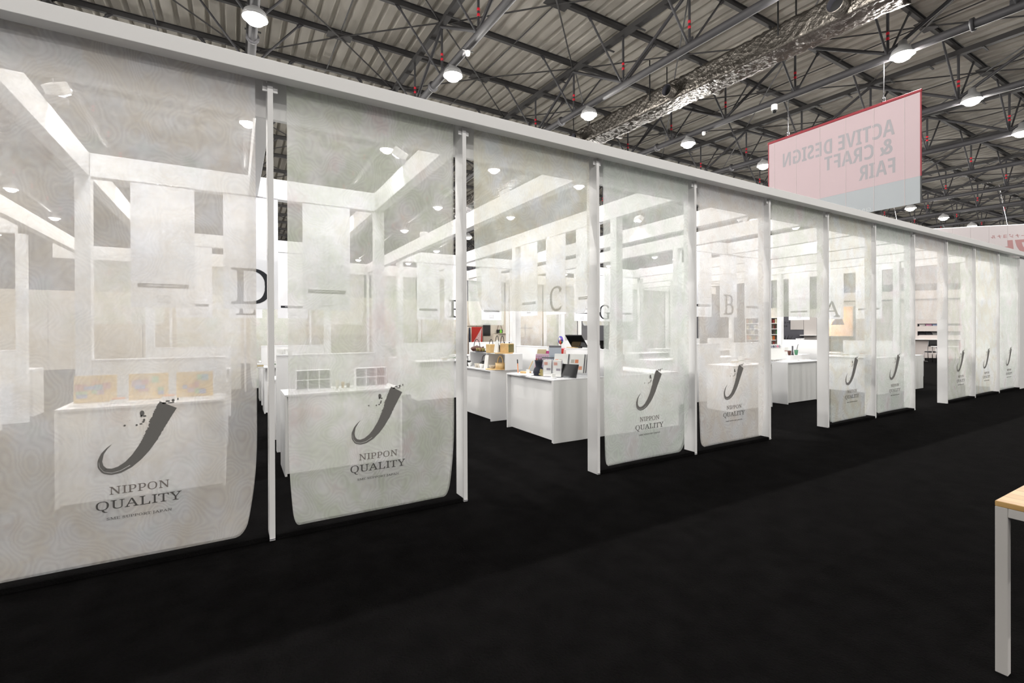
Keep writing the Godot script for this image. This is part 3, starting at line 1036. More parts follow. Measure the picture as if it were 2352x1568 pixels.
func counter(t: Node3D, w: float, d: float) -> void:
	# open-fronted box: top, two end panels, a recessed front panel; front towards +z
	part("top", box(w, 0.022, d, 0.002), M.white_gloss, t, Vector3(0, 0.834, 0))
	for s in [-1.0, 1.0]: part("end_panel", box(0.022, 0.823, d, 0.002), M.white, t, Vector3((w * 0.5 - 0.011) * s, 0.4115, 0))
	part("front_panel", box(w - 0.044, 0.81, 0.018, 0.0), M.white, t, Vector3(0, 0.415, d * 0.5 - 0.075))
	part("back_panel", box(w - 0.044, 0.81, 0.018, 0.0), M.white, t, Vector3(0, 0.415, -d * 0.5 + 0.03))

# ---------------------------------------------------------------- goods on the counters
const CT := 0.8455   # height of the counter tops

func put(called: String, label: String, category: String, mesh: Mesh, m: Material, at: Vector3, turn := 0.0, group := "") -> Node3D:
	var t := thing(called, label, category, at, turn, group)
	part("body", mesh, m, t)
	return t

func kettle(label: String, at: Vector3, m: Material, r: float, h: float, hoop: float, turn := 0.0, group := "") -> void:
	var t := thing("teapot", label, "teapot", at, turn, group)
	part("body", lathe([Vector2(0, 0), Vector2(r * 0.62, 0.0), Vector2(r * 0.72, 0.006), Vector2(r * 0.97, h * 0.42), Vector2(r, h * 0.55), Vector2(r * 0.85, h * 0.8), Vector2(r * 0.45, h * 0.95), Vector2(0, h * 0.96)], 20), m, t)
	part("lid", lathe([Vector2(r * 0.42, h * 0.95), Vector2(r * 0.3, h * 1.02), Vector2(0, h * 1.04)], 16), m, t)
	part("knob", lathe([Vector2(0.004, h * 1.03), Vector2(0.011, h * 1.1), Vector2(0.008, h * 1.17), Vector2(0, h * 1.18)], 10), M.gold, t)
	part("spout", tube([Vector3(r * 0.8, h * 0.45, 0), Vector3(r * 1.2, h * 0.62, 0), Vector3(r * 1.4, h * 0.88, 0)], r * 0.14), m, t)
	var pts := []
	for k in 13:
		var a := PI * k / 12.0
		pts.append(Vector3(cos(a) * r * 0.62, h * 0.86 + sin(a) * hoop, 0))
	part("handle", tube(pts, 0.006), M.black, t)

func cup(label: String, at: Vector3, m: Material, r: float, h: float, group := "") -> void:
	put("cup", label, "cup", lathe([Vector2(0, 0), Vector2(r * 0.6, 0), Vector2(r * 0.66, 0.004), Vector2(r, h), Vector2(r * 0.93, h), Vector2(r * 0.58, 0.01), Vector2(0, 0.008)], 18), m, at, 0.0, group)

func card(label: String, at: Vector3, w: float, h: float, tilt: float, turn: float, m: Material, group := "") -> Node3D:
	# a card leaning back on a folded foot
	var t := thing("display_card", label, "card", at, turn, group)
	part("card", box(w, h, 0.003, 0.0), m, t, Vector3(0, h * 0.5 * cos(tilt), -h * 0.5 * sin(tilt)), Vector3(-tilt, 0, 0))
	part("foot", box(w * 0.9, h * 0.75, 0.003, 0.0), M.paper, t, Vector3(0, h * 0.34, -h * sin(tilt) * 0.8 - 0.02), Vector3(0.28, 0, 0))
	return t

func spots_on(t: Node3D, w: float, h: float, cols: Array, z: float, n: int, size := 0.06) -> void:
	# flat coloured print on a card
	for i in n:
		var c: Color = cols[i % cols.size()]
		part("print", box(size * rng.randf_range(0.6, 1.6), size * rng.randf_range(0.5, 1.3), 0.001, 0.0), pm(c), t, Vector3(rng.randf_range(-0.4, 0.4) * w, h * rng.randf_range(0.18, 0.85), z + 0.0006 * i))

func pm(c: Color) -> StandardMaterial3D:
	var key := "pm" + c.to_html()
	if not M.has(key): M[key] = mat(c, 0.75)
	return M[key]

func make_products() -> void:
	# --- island D, left counter: three yellow picture boards and small white and orange goods
	var yel := mat(Color(0.89, 0.74, 0.42), 0.7)
	var cols := [Color(0.75, 0.45, 0.4), Color(0.55, 0.6, 0.75), Color(0.6, 0.75, 0.5), Color(0.85, 0.6, 0.35), Color(0.5, 0.65, 0.68), Color(0.72, 0.58, 0.62)]
	for k in 3:
		var t := thing("picture_board", "yellow picture board with coloured drawings on the leftmost counter, %s from the left" % ORD[k], "board", Vector3([-1.125, -0.725, -0.35][k], CT, -1.98), 0.0, "yellow picture boards on the left counter")
		part("board", box(0.31, 0.25, 0.008, 0.001), yel, t, Vector3(0, 0.126, -0.015), Vector3(-0.06, 0, 0))
		part("stand", box(0.2, 0.18, 0.006), M.paper, t, Vector3(0, 0.088, -0.045), Vector3(0.15, 0, 0))
		spots_on(t, 0.26, 0.24, cols, 0.004, 9, 0.055)
	for k in 6:
		var t := thing("name_card", "small white price card before the yellow boards, %s from the left" % ordinal(k), "card", Vector3(-1.22 + 0.19 * k, CT, -1.79), 0.1 * (k % 3 - 1), "price cards on the left counter")
		part("card", box(0.09, 0.004, 0.06, 0.0), M.paper, t, Vector3(0, 0.003, 0))
	for k in 2:
		var t := thing("sweet_box", "small white open box with orange goods on the leftmost counter, %s from the left" % ORD[k], "box", Vector3([-0.93, -0.55][k], CT, -1.83), 0.0, "open boxes of goods on the left counter")
		part("box", box(0.11, 0.035, 0.08, 0.003), M.paper, t, Vector3(0, 0.0175, 0))
		part("goods", box(0.09, 0.018, 0.06, 0.006), mat(Color(0.86, 0.55, 0.32), 0.7), t, Vector3(0, 0.04, 0))
	# --- island D, right counter: two dark wire-framed shelves with goods
	for k in 2:
		var t := thing("grid_shelf", "grey compartment rack with six square cells on the second counter, %s" % ["left one", "right one"][k], "rack", Vector3([0.77, 1.41][k], CT, -1.98), 0.0, "compartment racks on the second counter")
		for i in 4: part("upright", box(0.006, 0.22, 0.10), M.banner, t, Vector3(-0.18 + i * 0.12, 0.11, 0))
		for i in 3: part("shelf", box(0.366, 0.006, 0.10), M.banner, t, Vector3(0, 0.003 + i * 0.107, 0))
		for i in 6: part("tile", box(0.108, 0.095, 0.006), M.dark_grey, t, Vector3(-0.12 + (i % 3) * 0.12, 0.055 + (i / 3) * 0.107, -0.03))
	for k in 3:
		cup("small beige cup between the two compartment racks on the second counter, %s from the left" % ORD[k], Vector3(1.02 + k * 0.06, CT, -1.93), [M.beige, M.gold, M.brown][k], 0.022, 0.09 - 0.02 * k, "cups between the compartment racks")
	for k in 5:
		var t := thing("name_card", "small white price card before the compartment racks, %s from the left" % ordinal(k), "card", Vector3(0.66 + 0.2 * k, CT, -1.78), 0.0, "price cards on the second counter")
		part("card", box(0.09, 0.004, 0.06, 0.0), M.paper, t, Vector3(0, 0.003, 0))
	# white zigzag fins on the wall behind
	for k in 2:
		var t := thing("folded_screen", "white folded paper screen standing on the half wall left of the second counter, %s" % ["left one", "right one"][k], "screen", Vector3(0.49 + 0.08 * k, 1.211, -2.80), 0.5, "folded paper screens")
		part("leaf", box(0.09, 0.07, 0.006), M.paper, t, Vector3(0, 0.035, 0))
		part("leaf", box(0.006, 0.06, 0.05), M.paper, t, Vector3(0.045, 0.03, 0.022))
	# --- island C, counter by the entrance
	var face := -1.05     # towards the entrance and the viewer
	var t := thing("clipboard", "white clipboard with a form lying at the front left of the brochure counter", "clipboard", Vector3(3.77, CT, -2.14), face, "")
	part("board", box(0.24, 0.006, 0.32, 0.002), M.white_gloss, t, Vector3(0, 0.003, 0))
	part("sheet", box(0.21, 0.002, 0.29, 0.0), M.paper, t, Vector3(0, 0.008, 0))
	part("clip", box(0.08, 0.012, 0.03, 0.003), M.grey, t, Vector3(0, 0.012, -0.14))
	t = thing("pen", "orange pen with a dark cap standing in a small wooden stand on the brochure counter", "pen", Vector3(3.76, CT, -2.42), face)
	part("barrel", tube([Vector3(0, 0.01, 0.02), Vector3(-0.03, 0.15, -0.02)], 0.008), mat(Color(0.9, 0.6, 0.42), 0.5), t)
	part("cap", tube([Vector3(-0.03, 0.15, -0.02), Vector3(-0.042, 0.21, -0.035)], 0.009), M.black, t)
	t = thing("pen_stand", "light wooden pen stand with a stick on the brochure counter", "stand", Vector3(3.86, CT, -2.38), face)
	part("base", box(0.16, 0.03, 0.07, 0.003), M.wood, t, Vector3(0, 0.015, 0))
	part("arm", tube([Vector3(0.03, 0.02, 0), Vector3(0.10, 0.19, -0.05)], 0.007), M.wood, t)
	part("label_card", box(0.06, 0.06, 0.004), M.paper, t, Vector3(0.06, 0.035, 0.04))
	t = thing("leaflet_rack", "tilted rack of pink printed leaflets at the left of the brochure counter", "rack", Vector3(4.02, CT, -2.22), face)
	var pk := mat(Color(0.78, 0.66, 0.72), 0.7)
	part("back", box(0.24, 0.34, 0.006), M.acrylic, t, Vector3(0, 0.17, -0.09), Vector3(-0.25, 0, 0))
	part("leaflets", box(0.23, 0.27, 0.02), pk, t, Vector3(0, 0.16, -0.06), Vector3(-0.25, 0, 0))
	for k in 6: part("stripe", box(0.012, 0.2, 0.002, 0.0), mat(Color(0.62, 0.48, 0.6), 0.7), t, Vector3(-0.09 + k * 0.036, 0.17, -0.049), Vector3(-0.25, 0, 0))
	part("header_beige", box(0.15, 0.07, 0.01), mat(Color(0.78, 0.72, 0.58), 0.7), t, Vector3(-0.03, 0.33, -0.12), Vector3(-0.25, 0, 0))
	part("header_magenta", box(0.16, 0.045, 0.01), mat(Color(0.78, 0.28, 0.52), 0.7), t, Vector3(0.10, 0.32, -0.13), Vector3(-0.25, 0, 0))
	t = thing("pen_display", "clear acrylic display holding a row of grey and violet pens on the brochure counter", "display", Vector3(4.02, CT, -2.0), face)
	part("back", box(0.24, 0.27, 0.005), M.acrylic, t, Vector3(0, 0.135, -0.04))
	part("ledge", box(0.24, 0.01, 0.06), M.acrylic, t, Vector3(0, 0.02, -0.01))
	part("name_strip", box(0.24, 0.02, 0.004), M.grey, t, Vector3(0, 0.25, -0.03))
	for k in 7:
		part("pen_body", tube([Vector3(-0.1 + k * 0.033, 0.03, -0.02), Vector3(-0.1 + k * 0.033, 0.14, -0.02)], 0.008), mat(Color(0.45, 0.45, 0.62), 0.4), t)
		part("pen_top", tube([Vector3(-0.1 + k * 0.033, 0.14, -0.02), Vector3(-0.1 + k * 0.033, 0.23, -0.02)], 0.007), M.chrome, t)
	t = thing("standing_board", "tall pale grey information board with a dark top strip behind the pen display", "board", Vector3(4.16, CT, -2.02), face)
	part("board", box(0.20, 0.43, 0.008), mat(Color(0.74, 0.77, 0.81), 0.5), t, Vector3(0, 0.215, 0))
	part("strip", box(0.20, 0.03, 0.01), M.grey, t, Vector3(0, 0.415, 0.001))
	part("picture", box(0.16, 0.11, 0.002, 0.0), mat(Color(0.6, 0.66, 0.72), 0.5), t, Vector3(0, 0.22, 0.005))
	t = thing("pouch", "dark navy cloth pouch stuffed with coloured pens on the brochure counter", "pouch", Vector3(3.83, CT, -1.97), face)
	part("bag", lathe([Vector2(0, 0), Vector2(0.07, 0), Vector2(0.085, 0.05), Vector2(0.07, 0.10), Vector2(0.045, 0.13), Vector2(0.055, 0.2), Vector2(0.06, 0.225), Vector2(0.05, 0.225), Vector2(0.035, 0.13), Vector2(0, 0.12)], 14), M.navy, t)
	part("side_patch", box(0.07, 0.09, 0.012, 0.005), mat(Color(0.72, 0.66, 0.45), 0.8), t, Vector3(0.07, 0.05, 0.045), Vector3(0, 0.6, -0.3))
	for k in 5: part("pen_tip", tube([Vector3(-0.03 + k * 0.015, 0.12, 0), Vector3(-0.045 + k * 0.022, 0.25, -0.01)], 0.006), [M.red, M.gold, M.navy, M.brown, M.black][k], t)
	for k in 2:
		t = thing("brochure_holder", "clear holder of upright white brochures on the brochure counter, %s the pouch" % ["right beside", "farther right of"][k], "holder", Vector3([3.84, 3.90][k], CT, [-1.75, -1.60][k]), face + 0.1, "brochure holders")
		part("pocket", box(0.14, 0.20, 0.10, 0.002), M.acrylic, t, Vector3(0, 0.105, -0.02))
		for i in 5: part("brochure", box(0.12, 0.23, 0.006), [M.paper, mat(Color(0.6, 0.52, 0.56), 0.7), M.paper, mat(Color(0.62, 0.64, 0.72), 0.7), M.paper][i], t, Vector3(0, 0.125, 0.022 - i * 0.018), Vector3(-0.06, 0, 0))
		part("picture", box(0.05, 0.04, 0.001, 0.0), mat(Color(0.86, 0.62, 0.55), 0.7), t, Vector3(-0.02, 0.19, 0.027))
		part("picture", box(0.06, 0.03, 0.001, 0.0), mat(Color(0.6, 0.58, 0.62), 0.7), t, Vector3(0.02, 0.11, 0.031))
	t = thing("tablet", "black tablet screen propped on a clear stand at the right of the brochure counter", "tablet", Vector3(3.95, CT, -1.43), -1.25)
	part("screen", box(0.27, 0.19, 0.009, 0.004), M.black_gloss, t, Vector3(0, 0.10, -0.03), Vector3(-0.35, 0, 0))
	part("back_shell", box(0.272, 0.192, 0.005, 0.002), M.grey, t, Vector3(0, 0.098, -0.037), Vector3(-0.35, 0, 0))
	part("stand", box(0.09, 0.035, 0.09, 0.002), M.acrylic, t, Vector3(0, 0.018, 0.0))
	part("strut", box(0.09, 0.15, 0.004), M.acrylic, t, Vector3(0, 0.075, -0.09), Vector3(0.3, 0, 0))
	t = thing("business_card_dish", "small white dish of cards at the front edge of the brochure counter", "dish", Vector3(3.76, CT, -1.52), 0.0)
	part("dish", lathe([Vector2(0, 0), Vector2(0.05, 0), Vector2(0.055, 0.012), Vector2(0.045, 0.012), Vector2(0, 0.006)], 16), M.white_gloss, t)
	part("cards", box(0.06, 0.06, 0.03, 0.002), M.paper, t, Vector3(0.01, 0.036, 0))
	t = thing("magazine_rack", "tilted stand of overlapping orange and white magazines behind the tablet", "rack", Vector3(4.10, CT, -1.58), face + 0.05)
	for k in 2:
		var x: float = -0.14 + 0.24 * k
		for i in 4:
			part("magazine", box(0.21, 0.27, 0.008), M.paper if i % 2 == 0 else M.grey, t, Vector3(x + 0.012 * i, 0.19, -0.012 * i), Vector3(-0.3, 0, 0))
		for i in 5: part("picture", box(0.05, 0.05, 0.001, 0.0), pm([Color(0.87, 0.55, 0.4), Color(0.82, 0.78, 0.7), Color(0.62, 0.4, 0.4), Color(0.86, 0.62, 0.5), Color(0.75, 0.74, 0.7)][(i + k) % 5]), t, Vector3(x - 0.06 + (i % 3) * 0.06, 0.13 + 0.09 * (i / 3), 0.024 - 0.028 * (i / 3)), Vector3(-0.3, 0, 0))
	part("foot", box(0.5, 0.02, 0.16), M.acrylic, t, Vector3(0, 0.01, -0.02))
	part("back", box(0.5, 0.25, 0.005), M.acrylic, t, Vector3(0, 0.13, -0.10), Vector3(-0.3, 0, 0))
	# on the half wall behind
	t = thing("monitor", "black tilted screen seen from behind on top of the half wall behind the brochure counter", "monitor", Vector3(4.85, 1.212, -2.36), -PI / 2)
	part("screen", box(0.42, 0.24, 0.02, 0.004), M.black_gloss, t, Vector3(0, 0.115, 0.02), Vector3(0.6, 0, 0))
	part("stand", box(0.12, 0.11, 0.03), M.black, t, Vector3(0, 0.055, -0.04))
	part("base", box(0.22, 0.012, 0.11), M.wood, t, Vector3(-0.12, 0.006, 0.0))
	for k in 4:
		t = thing("ring_stand", "small white jewellery stand right of the black monitor, %s from the left" % ORD[k], "stand", Vector3(4.85, 1.211, -1.93 + 0.12 * k), -PI / 2, "jewellery stands on the half wall")
		part("stand", lathe([Vector2(0, 0), Vector2(0.028, 0), Vector2(0.03, 0.006), Vector2(0.008, 0.012), Vector2(0.006, 0.05), Vector2(0, 0.052)], 12), M.white_gloss, t)
		var pts := []
		for i in 13: pts.append(Vector3(cos(TAU * i / 12.0) * 0.02, 0.05 + sin(TAU * i / 12.0) * 0.02, 0.012))
		part("ring", tube(pts, 0.004, 6), M.chrome if k % 2 else M.black, t)
	# gifts seen through the gap between the half walls
	t = thing("red_tray", "red lacquer tray of black and red pots seen through the gap in the half walls", "tray", Vector3(5.80, 1.0, -4.1), -PI / 2)
	part("tray", box(0.5, 0.02, 0.3, 0.006), M.red, t, Vector3(0, 0.01, 0))
	t = thing("tray_stand", "white plinth under the red lacquer tray in the gap", "plinth", Vector3(5.80, CT, -4.1), -PI / 2)
	part("body", box(0.5, 0.154, 0.32, 0.003), M.white, t, Vector3(0, 0.077, 0))
	for k in 3:
		cup("dark lacquer pot on the red tray, %s from the left" % ORD[k], Vector3(5.72, 1.021, -4.26 + 0.14 * k), [M.black, M.black, M.red][k], 0.05, [0.14, 0.07, 0.11][k], "lacquer pots on the red tray")
	t = thing("painted_fan", "round blue and violet painted fan standing among white gift boxes", "fan", Vector3(5.80, 1.021, -4.12), -PI / 2)
	part("leaf", lathe([Vector2(0, -0.003), Vector2(0.085, -0.003), Vector2(0.085, 0.003), Vector2(0, 0.003)], 24), mat(Color(0.22, 0.22, 0.72), 0.6), t, Vector3(0, 0.28, 0), Vector3(PI / 2, 0, 0))
	for q in [[-0.03, 0.30, Color(0.95, 0.95, 0.95), 0.04], [0.0, 0.235, Color(0.85, 0.35, 0.25), 0.045], [0.045, 0.24, Color(0.3, 0.6, 0.4), 0.03], [0.04, 0.30, Color(0.5, 0.35, 0.75), 0.04]]:
		part("painting", lathe([Vector2(0, 0), Vector2(q[3], 0), Vector2(q[3], 0.001), Vector2(0, 0.001)], 10), mat(q[2], 0.6), t, Vector3(q[0], q[1], 0.004), Vector3(PI / 2, 0, 0))
	part("stick", box(0.012, 0.2, 0.006), M.wood, t, Vector3(0, 0.10, 0))
	for k in 4:
		put("gift_box", "small white and pink gift box near the blue fan, %s from the left" % ORD[k], "box", box(0.09, 0.09 + 0.03 * (k % 2), 0.08, 0.004), [M.paper, mat(Color(0.93, 0.72, 0.76), 0.7), M.paper, mat(Color(0.95, 0.86, 0.62), 0.7)][k], Vector3(5.88, 1.021 + 0.045 + 0.015 * (k % 2), -4.28 + 0.115 * k), 0.1, "gift boxes by the blue fan")
	# --- tea counter
	t = thing("tea_shelf", "white two-cell shelf box standing on the tea counter", "shelf", Vector3(4.03, CT, -3.70), -PI / 2)
	part("top", box(1.36, 0.012, 0.34), M.white_gloss, t, Vector3(0, 0.262, 0))
	for x in [-0.674, 0.02, 0.674]: part("upright", box(0.012, 0.256, 0.34), M.white, t, Vector3(x, 0.128, 0))
	part("back", box(1.34, 0.25, 0.006), M.white, t, Vector3(0, 0.128, -0.165))
	var tt := CT + 0.2685
	kettle("flat brown teapot at the left end of the upper tea shelf", Vector3(3.96, tt, -4.28), M.brown, 0.12, 0.10, 0.14, -1.2)
	t = thing("tea_tray", "dark oval tray with four mottled cups on the upper tea shelf", "tray", Vector3(3.94, tt, -3.96), -PI / 2)
	part("tray", lathe([Vector2(0, 0), Vector2(0.15, 0), Vector2(0.165, 0.018), Vector2(0.155, 0.018), Vector2(0, 0.006)], 22), M.dark_grey, t)
	for k in 4: cup("mottled green-gold cup on the dark tray of the upper tea shelf, %s from the left" % ORD[k], Vector3(3.87 + 0.02 * (k % 2), tt + 0.008, -4.06 + 0.066 * k), [mat(Color(0.5, 0.45, 0.22), 0.35), mat(Color(0.62, 0.54, 0.35), 0.35), mat(Color(0.48, 0.36, 0.2), 0.35), mat(Color(0.45, 0.42, 0.2), 0.35)][k], 0.036, 0.065, "mottled cups on the dark tray")
	kettle("dark kettle with tall hoop behind the mottled cups", Vector3(4.15, tt, -4.06), M.dark_grey, 0.065, 0.10, 0.14, -1.0)
	kettle("black kettle with tall thin hoop beside the wooden box, left one", Vector3(4.06, tt, -3.66), M.black, 0.07, 0.15, 0.17, -1.3, "black kettles on the upper tea shelf")
	kettle("black kettle with tall thin hoop beside the wooden box, right one", Vector3(4.06, tt, -3.47), M.black, 0.07, 0.15, 0.17, -1.3, "black kettles on the upper tea shelf")
	put("wooden_box", "square light wooden tea box in front of the black kettles", "box", box(0.13, 0.15, 0.12, 0.004), M.wood, Vector3(3.90, tt + 0.075, -3.60), -1.4)
	t = thing("wooden_caddy", "wide light wooden caddy with two dark knobs on the upper tea shelf", "caddy", Vector3(4.02, tt + 0.0145, -3.24), -1.3)
	part("body", box(0.22, 0.155, 0.12, 0.004), M.wood, t, Vector3(0, 0.0775, 0))
	for x in [-0.06, 0.06]: part("knob", lathe([Vector2(0.006, 0.155), Vector2(0.011, 0.165), Vector2(0.008, 0.178), Vector2(0, 0.18)], 10), M.black, t, Vector3(x, 0, 0))
	part("green_edge", box(0.01, 0.14, 0.122, 0.002), mat(Color(0.32, 0.45, 0.25), 0.5), t, Vector3(0.105, 0.075, 0))
	t = thing("round_board", "round light wooden board under the paper cards on the upper tea shelf", "board", Vector3(3.95, tt, -3.22), 0.0)
	part("board", lathe([Vector2(0, 0), Vector2(0.15, 0), Vector2(0.16, 0.008), Vector2(0.155, 0.014), Vector2(0, 0.012)], 22), M.wood, t)
	card("white leaning paper card in front of the wooden caddy on the upper tea shelf", Vector3(3.86, tt + 0.014, -3.35), 0.07, 0.2, 0.35, -0.9, M.paper)
	card("white leaning paper card between the kettles on the upper tea shelf", Vector3(4.12, tt, -3.80), 0.09, 0.22, 0.15, -1.1, M.paper)
	# lower level
	kettle("black iron teapot with hoop on the lower level of the tea counter", Vector3(4.0, CT, -4.03), M.black, 0.10, 0.10, 0.12, -1.0)
	kettle("black iron teapot half hidden by the front post on the lower level", Vector3(3.74, CT, -4.30), M.black, 0.07, 0.11, 0.12, -1.0)
	for k in 4: cup("small patterned white cup on the lower level of the tea counter, %s from the left" % ORD[k], Vector3(3.76 - 0.01 * (k % 2), CT, [-4.16, -3.86, -3.77, -3.66][k]), [M.paper, M.beige, M.beige, M.paper][k], 0.045, 0.07, "white cups on the lower tea level")
	card("tall white leaning card on the lower level of the tea counter", Vector3(3.76, CT, -3.54), 0.07, 0.24, 0.3, -0.9, M.paper)
	card("white notice with a dark mark behind the black iron teapot", Vector3(4.08, CT, -3.82), 0.09, 0.2, 0.15, -1.1, M.paper)
	t = thing("serving_board", "wide round wooden serving board on the lower level of the tea counter", "board", Vector3(3.85, CT, -3.28), 0.0)
	part("board", lathe([Vector2(0, 0), Vector2(0.19, 0), Vector2(0.20, 0.008), Vector2(0.195, 0.013), Vector2(0, 0.011)], 24), M.wood, t)
	t = thing("handled_basket", "light wooden round basket with a tall bent handle on the serving board", "basket", Vector3(3.88, CT + 0.013, -3.22), -1.1)
	part("body", lathe([Vector2(0, 0), Vector2(0.078, 0), Vector2(0.082, 0.005), Vector2(0.084, 0.095), Vector2(0.076, 0.095), Vector2(0, 0.085)], 24), M.wood, t)
	var hp := []
	for k in 13:
		var a := PI * k / 12.0
		hp.append(Vector3(cos(a) * 0.055, 0.09 + sin(a) * 0.12, 0))
	part("handle", tube(hp, 0.010, 8), M.wood, t)
	for k in 2:
		put("wooden_tub", "small round wooden tub behind the serving board, %s" % ["left one", "right one"][k], "tub", lathe([Vector2(0, 0), Vector2(0.06, 0), Vector2(0.066, 0.09), Vector2(0.056, 0.09), Vector2(0.05, 0.07), Vector2(0, 0.065)], 18), M.wood, Vector3(4.05, CT, [-3.58, -3.42][k]), 0.0, "wooden tubs")
	cup("pale wide bowl on the serving board beside the basket", Vector3(3.80, CT + 0.013, -3.36), M.beige, 0.06, 0.055)
	# --- island B: leaflets, cups and vase
	t = thing("leaning_leaflets", "sloping row of large white leaflets on the counter seen through the second entrance", "leaflets", Vector3(9.84, CT + 0.03, -1.98), 0.0)
	for k in 7:
		part("leaflet", box(0.20, 0.33, 0.004), M.paper, t, Vector3(-0.22 + 0.085 * k, 0.15, -0.03 - 0.008 * k), Vector3(-0.35, 0.0, 0.22))
		part("dark_corner", box(0.06, 0.05, 0.001, 0.0), pm([Color(0.6, 0.6, 0.62), Color(0.85, 0.5, 0.6), Color(0.62, 0.62, 0.66), Color(0.35, 0.34, 0.42)][k % 4]), t, Vector3(-0.24 + 0.085 * k, 0.27, -0.055 - 0.008 * k), Vector3(-0.35, 0, 0.22))
	part("foot", box(0.6, 0.015, 0.2), M.paper, t, Vector3(0, 0.008, -0.06))
	put("riser", "low white riser under the cups seen through the second entrance", "riser", box(0.48, 0.10, 0.14, 0.002), M.white, Vector3(10.56, CT + 0.05, -2.04))
	cup("brown tapered cup on the low riser seen through the second entrance", Vector3(10.37, CT + 0.10, -2.02), M.brown, 0.04, 0.10)
	cup("green tapered cup holding a stick on the low riser", Vector3(10.63, CT + 0.10, -2.02), mat(Color(0.32, 0.55, 0.42), 0.5), 0.042, 0.11)
	put("stirrer", "thin dark stick leaning in the green cup", "stick", tube([Vector3(0, 0.01, 0), Vector3(0.03, 0.12, 0), Vector3(0.10, 0.22, -0.01)], 0.006), M.dark_grey, Vector3(10.63, CT + 0.11, -2.02))
	put("bud_vase", "tall thin dark vase between the brown and the green cup", "vase", lathe([Vector2(0, 0), Vector2(0.03, 0), Vector2(0.02, 0.04), Vector2(0.014, 0.1), Vector2(0.016, 0.2), Vector2(0.012, 0.2), Vector2(0, 0.19)], 14), M.dark_grey, Vector3(10.49, CT + 0.10, -2.02))
	for k in 3:
		t = thing("booklet", "small flat booklet before the green and brown cups, %s from the left" % ORD[k], "booklet", Vector3(10.3 + 0.17 * k, CT, -1.78), 0.2 * k, "booklets before the riser")
		part("pages", box(0.14, 0.012, 0.10, 0.001), M.paper, t, Vector3(0, 0.006, 0))
		part("print", box(0.06, 0.001, 0.05, 0.0), pm([Color(0.3, 0.3, 0.34), Color(0.82, 0.35, 0.35), Color(0.75, 0.55, 0.55)][k]), t, Vector3(0, 0.0128, 0))
	# small goods on the other counters, seen faintly through the cloths
	var spots := [[8.5, -1.9, "behind the fifth logo cloth"], [0.6, -5.9, "in the middle aisle on the left"], [-0.9, -5.9, "in the middle aisle at the far left"], [4.2, -6.0, "in the aisle under letter F"], [5.8, -6.0, "under code F 01"], [12.9, -1.9, "behind the sixth logo cloth"], [12.9, -3.7, "on the letter A island"]]
	for s in spots:
		for k in 3:
			t = thing("goods_box", "small white product box %s, %s from the left" % [s[2], ORD[k]], "box", Vector3(s[0] + 0.2 * (k - 1) * (1.0 if s[0] < 12 else 0.2), CT, s[1] + (0.16 * (k - 1) if s[0] > 12 else 0.0)), 0.2 * k, "small product boxes " + s[2])
			part("box", box(0.10, 0.08 + 0.05 * k, 0.08, 0.003), M.paper, t, Vector3(0, 0.04 + 0.025 * k, 0))
			part("band", box(0.102, 0.02, 0.082, 0.001), pm([Color(0.75, 0.65, 0.4), Color(0.45, 0.55, 0.45), Color(0.6, 0.4, 0.35)][k]), t, Vector3(0, 0.04 + 0.02 * k, 0))

